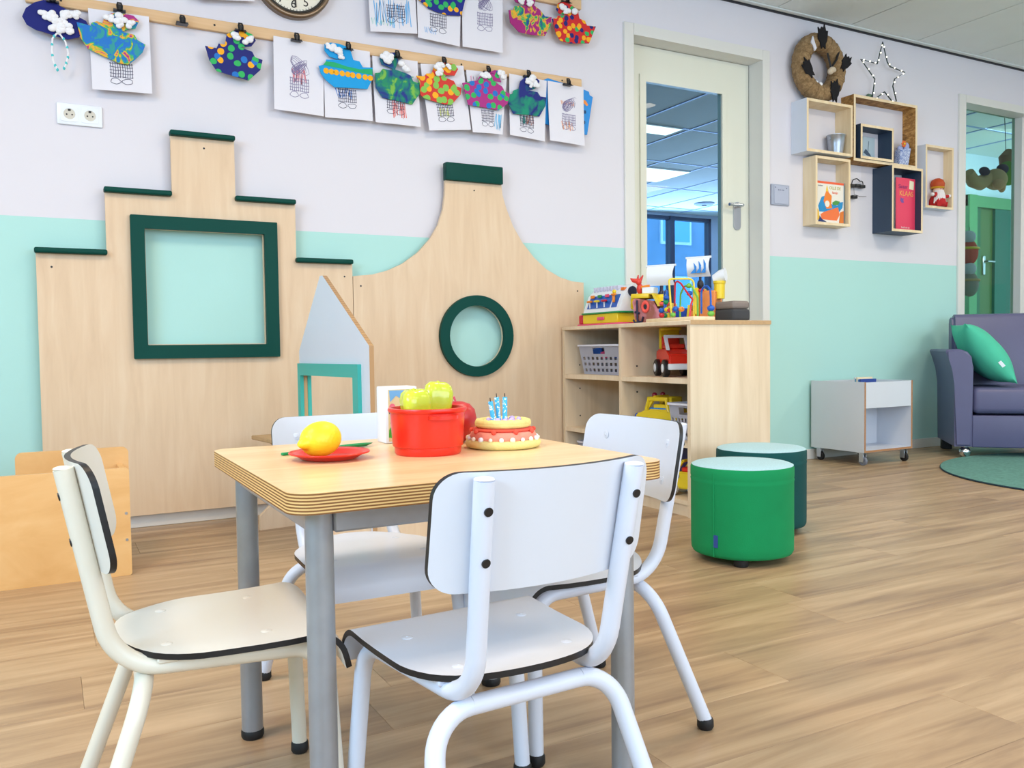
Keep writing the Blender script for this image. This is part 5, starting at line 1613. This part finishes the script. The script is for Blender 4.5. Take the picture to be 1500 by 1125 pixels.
t = thing('picture_book', 'picture book with orange shape on a blue chair shape, in the pine box shelf', 'book', (4.112, 3.722, 1.447), 0)
part('cover', plain('book_cover_white', (236, 232, 222), .5), t, B(0, .242, 0, .004, 0, .25, .001))
part('pages', M_paper, t, B(.003, .239, .0042, .013, .003, .247))
part('top_band', plain('book_orange', (240, 96, 50), .5), t, B(.001, .241, -.0012, -.0001, .236, .249))
art = [((22, 140, 200), [(.02, .10), (.05, .155), (.085, .165), (.10, .12), (.185, .11), (.20, .13), (.235, .135), (.23, .10), (.20, .07), (.03, .065)]),
       ((240, 118, 60), [(.05, .02), (.18, .018), (.205, .055), (.19, .10), (.07, .065), (.04, .05)]),
       ((242, 132, 40), [(.065, .13), (.075, .165), (.085, .185), (.095, .225), (.108, .185), (.135, .165), (.13, .12), (.14, .09), (.09, .085)]),
       ((246, 214, 70), [(.085, .19), (.094, .226), (.103, .19)]),
       ((238, 232, 220), circle(.095, .115, .02, 14)),
       ((70, 150, 70), [(.14, .125), (.17, .14), (.205, .135), (.19, .115), (.15, .11)]),
       ((236, 190, 60), [(.004, .01), (.004, .09), (.022, .07), (.03, .02)]), ((30, 50, 110), [(.02, .005), (.03, .04), (.05, .02), (.09, .005)]), ((220, 120, 40), [(.20, .005), (.21, .07), (.238, .08), (.238, .005)])]
for k, (c, pl) in enumerate(art):
    part('cover_print', plain('cover_print_%d' % k, c, .6), t, P(pl, 'y', -.0012 - .0003 * k, -.0001))
textobj('title', 'OLLE DE', .026, plain('title_olive', (190, 180, 60), .6), t, (.165, -.0008, .213), (PI / 2, 0, 0))
textobj('title', 'fantje', .022, plain('book_orange', (240, 96, 50), .5), t, (.165, -.0008, .186), (PI / 2, 0, 0))
textobj('author', 'de boer', .012, M_ink, t, (.04, -.0008, .222), (PI / 2, 0, 0))
part('spine', plain('spine_blue', (20, 120, 170), .5), t, B(.2421, .2455, -.0005, .013, 0, .25))

t = thing('picture_book', 'bright pink book with a pale sticker, in the tall dark blue box shelf', 'book', (4.80, 3.694, 1.4325), 0)
part('cover', plain('book_pink', (232, 62, 98), .5), t, B(0, .185, 0, .004, 0, .335, .001))
part('pages', M_paper, t, B(.003, .182, .0042, .014, .003, .332))
part('sticker', plain('sticker_cream', (240, 232, 200), .6), t, P([(.125, .268), (.168, .264), (.172, .318), (.130, .322)], 'y', -.0012, -.0001))
textobj('title', 'KLAAS', .046, plain('title_gold', (240, 176, 90), .5), t, (.098, -.0009, .235), (PI / 2, 0, 0))
textobj('title', 'Sinter', .036, plain('title_purple', (110, 40, 110), .5), t, (.066, -.0009, .278), (PI / 2, 0, 0))
part('cover_print', plain('print_violet', (120, 80, 160), .6), t, P([(.04, .19), (.055, .175), (.075, .178), (.068, .195), (.08, .205), (.058, .203), (.045, .21)], 'y', -.0012, -.0001))
textobj('publisher', 'boek en co', .018, plain('title_cream', (246, 220, 220), .6), t, (.09, -.0009, .02), (PI / 2, 0, 0))

t = thing('gnome_doll', 'small doll with red gold hat and white beard sitting in the right box shelf', 'doll', (5.308, 3.764, 1.6206))
M_dred = plain('doll_red', (190, 26, 30), .8)
M_beard = plain('beard_white', (236, 230, 232), 1.0, bump=.6, bscale=250)
part('body', M_dred, t, L([(0, 0), (.045, .0), (.055, .02), (.05, .05), (.035, .08), (.022, .095), (0, .098)], seg=24), sharp=80)
part('head', plain('doll_skin', (238, 200, 176), .7), t, S((0, -.004, .112), (.032, .03, .032), 16, 12))
for s in (-1, 1):
    part('eye', M_black, t, S((s * .011, -.033, .116), .003, 8, 6))
part('nose', plain('doll_nose', (230, 150, 130), .7), t, S((0, -.035, .108), .005, 8, 6))
part('hat', plain('hat_red_gold', (186, 70, 20), .6), t, L([(.036, .122), (.043, .135), (.046, .155), (.036, .178), (.016, .19), (0, .192)], seg=20), sharp=80)
part('hat_band', plain('gold_fabric', (214, 160, 40), .4, metal=.4), t, lambda bm: tube(bm, [(math.cos(2 * PI * k / 24) * .040, math.sin(2 * PI * k / 24) * .036, .128) for k in range(24)], .007, 8, closed=True))
for k in range(13):
    a = PI + PI * (k + .5) / 13
    part('beard_strand', M_beard, t, T([(math.cos(a) * .026, math.sin(a) * .03 - .002, .108), (math.cos(a) * .036, math.sin(a) * .038 - .006, .07), (math.cos(a) * .06 * (.5 + .5 * abs(math.cos(a))), math.sin(a) * .03 - .014, .02 + .012 * (k % 3))], [.008, .0075, .004], 8))
for s in (-1, 1):
    am = part('arm', M_dred, t, T([(s * .03, -.01, .085), (s * .058, -.02, .07), (s * .078, -.024, .074)], [.014, .012, .011], 10))
    part('hand', M_beard, am, S((s * .086, -.025, .076), .013, 12, 8))
    part('leg', M_dred, t, T([(s * .026, -.02, .018), (s * .042, -.045, .014)], [.018, .016], 10))

t = thing('framed_print', 'small grey print leaning inside the small dark blue box shelf', 'print', (4.655, 3.784, 1.872))
part('card', plain('print_pale', (178, 200, 214), .6), t, B(-.055, .055, 0, .004, 0, .150, .0005))
part('printed_bird', plain('print_ink', (60, 84, 110), .6), t, P([(-.05, .05), (-.02, .035), (.01, .03), (.03, .02), (.01, .045), (-.01, .06), (-.03, .075)], 'y', -.0008, 0), lambda bm: prism(bm, [(-.012, .06), (-.008, .06), (.0, .125), (-.004, .125)], 'y', -.0016, -.0008))
t = thing('paper_bag', 'blue white patterned paper bag with tissue in the chipboard box shelf', 'bag', (4.915, 3.735, 1.8556), 0)
part('bag_body', smeared('bag_print', (214, 224, 240), [(60, 96, 180), (214, 224, 240), (60, 96, 180)], 60, .6), t, P([(-.052, 0), (.035, .0), (.062, .115), (-.04, .10)], 'y', -.015, .025))
part('tissue', plain('tissue_lilac', (160, 170, 214), .9), t, S((.035, .0, .125), (.026, .014, .028), 10, 8), S((-.02, .004, .108), (.024, .014, .02), 10, 8))
fl_ = part('paper_flower', plain('flower_orange', (226, 110, 50), .7), t, *[S((-.004 + math.cos(k * PI / 3) * .014, -.012, .138 + math.sin(k * PI / 3) * .014), (.009, .005, .009), 8, 6) for k in range(6)])
part('flower_centre', M_yellow, fl_, S((-.004, -.018, .138), (.007, .004, .007), 8, 6))

t = thing('coat_hook_card', 'white card with black hooks and clips hanging between the box shelves', 'hooks', (4.54, D, 1.72))
part('card', M_paper, t, B(-.065, .055, -.004, 0, .0, .115))
part('wire', M_black, t, T(rpath([(-.05, -.02, -.005), (-.045, -.024, .02), (-.01, -.026, .03), (.02, -.024, .015), (.05, -.02, .02), (.055, -.02, -.01)], [.02] * 4, 4)[0], .003, 6), T([(-.03, -.02, -.02), (-.03, -.022, -.07), (.02, -.022, -.08), (.085, -.02, -.075)], .0014, 6))
for (x, z) in ((-.045, -.016), (.0, -.012), (.042, -.014), (-.03, -.085)):
    part('clip', M_black, t, B(x - .022, x + .022, -.032, -.004, z - .012, z + .008, .004, 2))

# wreath on the white box
wc = Vector((4.15, 3.735, 2.372))
t = thing('burlap_wreath', 'burlap ring wreath with black felt bats standing on the white box shelf', 'wreath', wc)
Rm, rm = .152, .053
part('ring', M_jute, t, lambda bm: tube(bm, [(math.cos(2 * PI * k / 64) * Rm, 0, math.sin(2 * PI * k / 64) * Rm) for k in range(64)], [rm * (1 + .035 * math.sin(k * 2.4)) for k in range(64)], 18, closed=True), sharp=80)
for k in range(20):
    a = 2 * PI * k / 20
    part('wrap_edge', M_jute, t, lambda bm, a=a: tube(bm, [((Rm + (rm + .0005) * math.cos(q)) * math.cos(a + .06 * math.sin(q)), (rm + .0005) * math.sin(q), (Rm + (rm + .0005) * math.cos(q)) * math.sin(a + .06 * math.sin(q))) for q in [2 * PI * j / 16 for j in range(16)]], .0028, 6, closed=True))
bat = [(0, .05), (.012, .042), (.022, .062), (.026, .03), (.04, .028), (.03, .0), (.022, -.02), (.012, -.03), (.006, -.055), (-.006, -.04), (-.02, -.052), (-.022, -.02), (-.034, -.004), (-.026, .022), (-.024, .05), (-.012, .036)]
for (ang, off, rot, sc) in ((100, .01, .2, 1.25), (195, .0, .9, 1.1), (12, .02, -.5, 1.05), (-62, .01, .1, 1.2)):
    a = math.radians(ang)
    cx_, cz_ = math.cos(a) * (Rm + off), math.sin(a) * (Rm + off)
    part('felt_bat', M_felt, t, P([(cx_ + sc * (p * math.cos(rot) - q * math.sin(rot)), cz_ + sc * (p * math.sin(rot) + q * math.cos(rot))) for p, q in bat], 'y', -rm - .006, -rm + .001))
part('ghost_cutout', M_paper, t, P([(-.125, .115), (-.11, .155), (-.095, .12), (-.08, .09), (-.095, .07), (-.11, .10)], 'y', -rm - .004, -rm + .004))
part('ribbon', M_black, t, T([(.12, -.045, .10), (.085, -.058, .045), (.05, -.05, -.005)], [.007, .007, .006], 8), T([(.03, -.04, .08), (.035, -.05, .03), (.048, -.05, -.005)], [.006, .006, .006], 8))
part('knot', plain('linen', (206, 190, 166), .9), t, S((.052, -.058, -.02), (.026, .018, .018), 12, 8), S((.035, -.056, -.032), (.02, .016, .018), 12, 8))
part('pompom', M_cotton, t, S((-.02, -.03, -.108), .014, 10, 8), S((-.052, -.03, -.098), .009, 10, 8))

# light star on the chipboard box
t = thing('light_star', 'wire star wound with tiny white lights on the chipboard box shelf', 'light', (4.75, 3.757, 2.2435))
sp_ = [(-.003, .382), (-.053, .238), (-.205, .245), (-.075, .14), (-.098, .02), (-.09, .003), (.016, .072), (.115, .003), (.13, .03), (.095, .118), (.113, .166), (.212, .222), (.068, .238), (.042, .262)]
part('wire_frame', plain('star_wire', (60, 74, 70), .4, metal=.6), t, T([(a, 0, b) for a, b in sp_], .004, 8, closed=True))
rs = random.Random(3)
for i in range(len(sp_)):
    a, b = Vector(sp_[i]), Vector(sp_[(i + 1) % len(sp_)])
    n = max(1, int((b - a).length / .05))
    for k in range(n):
        p = a.lerp(b, (k + .5) / n)
        part('light_bulb', M_led, t, S((p.x + rs.uniform(-.004, .004), -.006, p.y), .0042, 8, 6))
part('battery_case', plain('case_green', (90, 120, 100), .5), t, B(-.125, -.085, .005, .03, 0.0, .045, .004))

# ------------------------------------------------------------------ plush toys behind the sidelight
M_tan = plain('plush_tan', (196, 164, 118), 1.0, bump=.5, bscale=150)
M_tanb = plain('plush_brown', (150, 118, 84), 1.0, bump=.5, bscale=150)
t = thing('plush_monkey', 'tan plush animal with green shirt hanging high behind the sidelight glass', 'plush toy', (6.72, 4.32, 2.03))
part('body', plain('plush_green_shirt', (98, 150, 50), 1.0, bump=.4), t, S((.27, 0, .06), (.10, .07, .10), 18, 12))
part('head', M_tan, t, S((.07, -.02, -.01), (.105, .08, .085), 18, 12))
part('muzzle', plain('plush_peach', (214, 164, 120), 1.0), t, S((.03, -.07, -.06), (.055, .04, .045), 14, 10), S((.09, -.06, -.07), (.035, .03, .05), 14, 10))
part('leg', M_tan, t, T([(.0, 0, .0), (-.10, 0, -.05), (-.19, 0, -.04), (-.26, -.01, .02)], [.055, .058, .052, .04], 12))
part('leg', M_tanb, t, T([(.28, .02, .10), (.27, .02, .19), (.32, .02, .23)], [.05, .055, .045], 12))
part('overall', plain('plush_navy', (34, 40, 64), 1.0), t, S((-.09, -.03, .04), (.06, .03, .035), 12, 8), S((.13, -.04, .075), (.06, .04, .04), 12, 8))
part('hanging_cord', M_dark, t, T([(.27, .02, .22), (.27, .04, CEIL - 2.03)], .003, 6))
for (nm, x, z, m, m2, lab) in (('plush_parcel', 6.46, 1.42, plain('plush_red', (214, 80, 60), 1.0), M_yellow, 'red plush parcel half hidden at the left edge of the sidelight'), ('plush_bear', 6.47, 1.17, plain('plush_grey', (150, 146, 140), 1.0, bump=.5), M_tan, 'grey plush animal low at the left edge of the sidelight')):
    t = thing(nm, lab, 'plush toy', (x, 4.30, z))
    part('body', m, t, S((0, 0, 0), (.075, .06, .10), 16, 12))
    part('band', m2, t, lambda bm: tube(bm, [(math.cos(2 * PI * k / 24) * .077, math.sin(2 * PI * k / 24) * .062, .03) for k in range(24)], .010, 8, closed=True))
    part('head', plain('plush_blue_white', (206, 212, 230), 1.0), t, S((-.02, -.01, .12), (.055, .05, .05), 14, 10))
    part('hanging_cord', M_dark, t, T([(0, 0, .16), (0, .0, .20)], .003, 6))
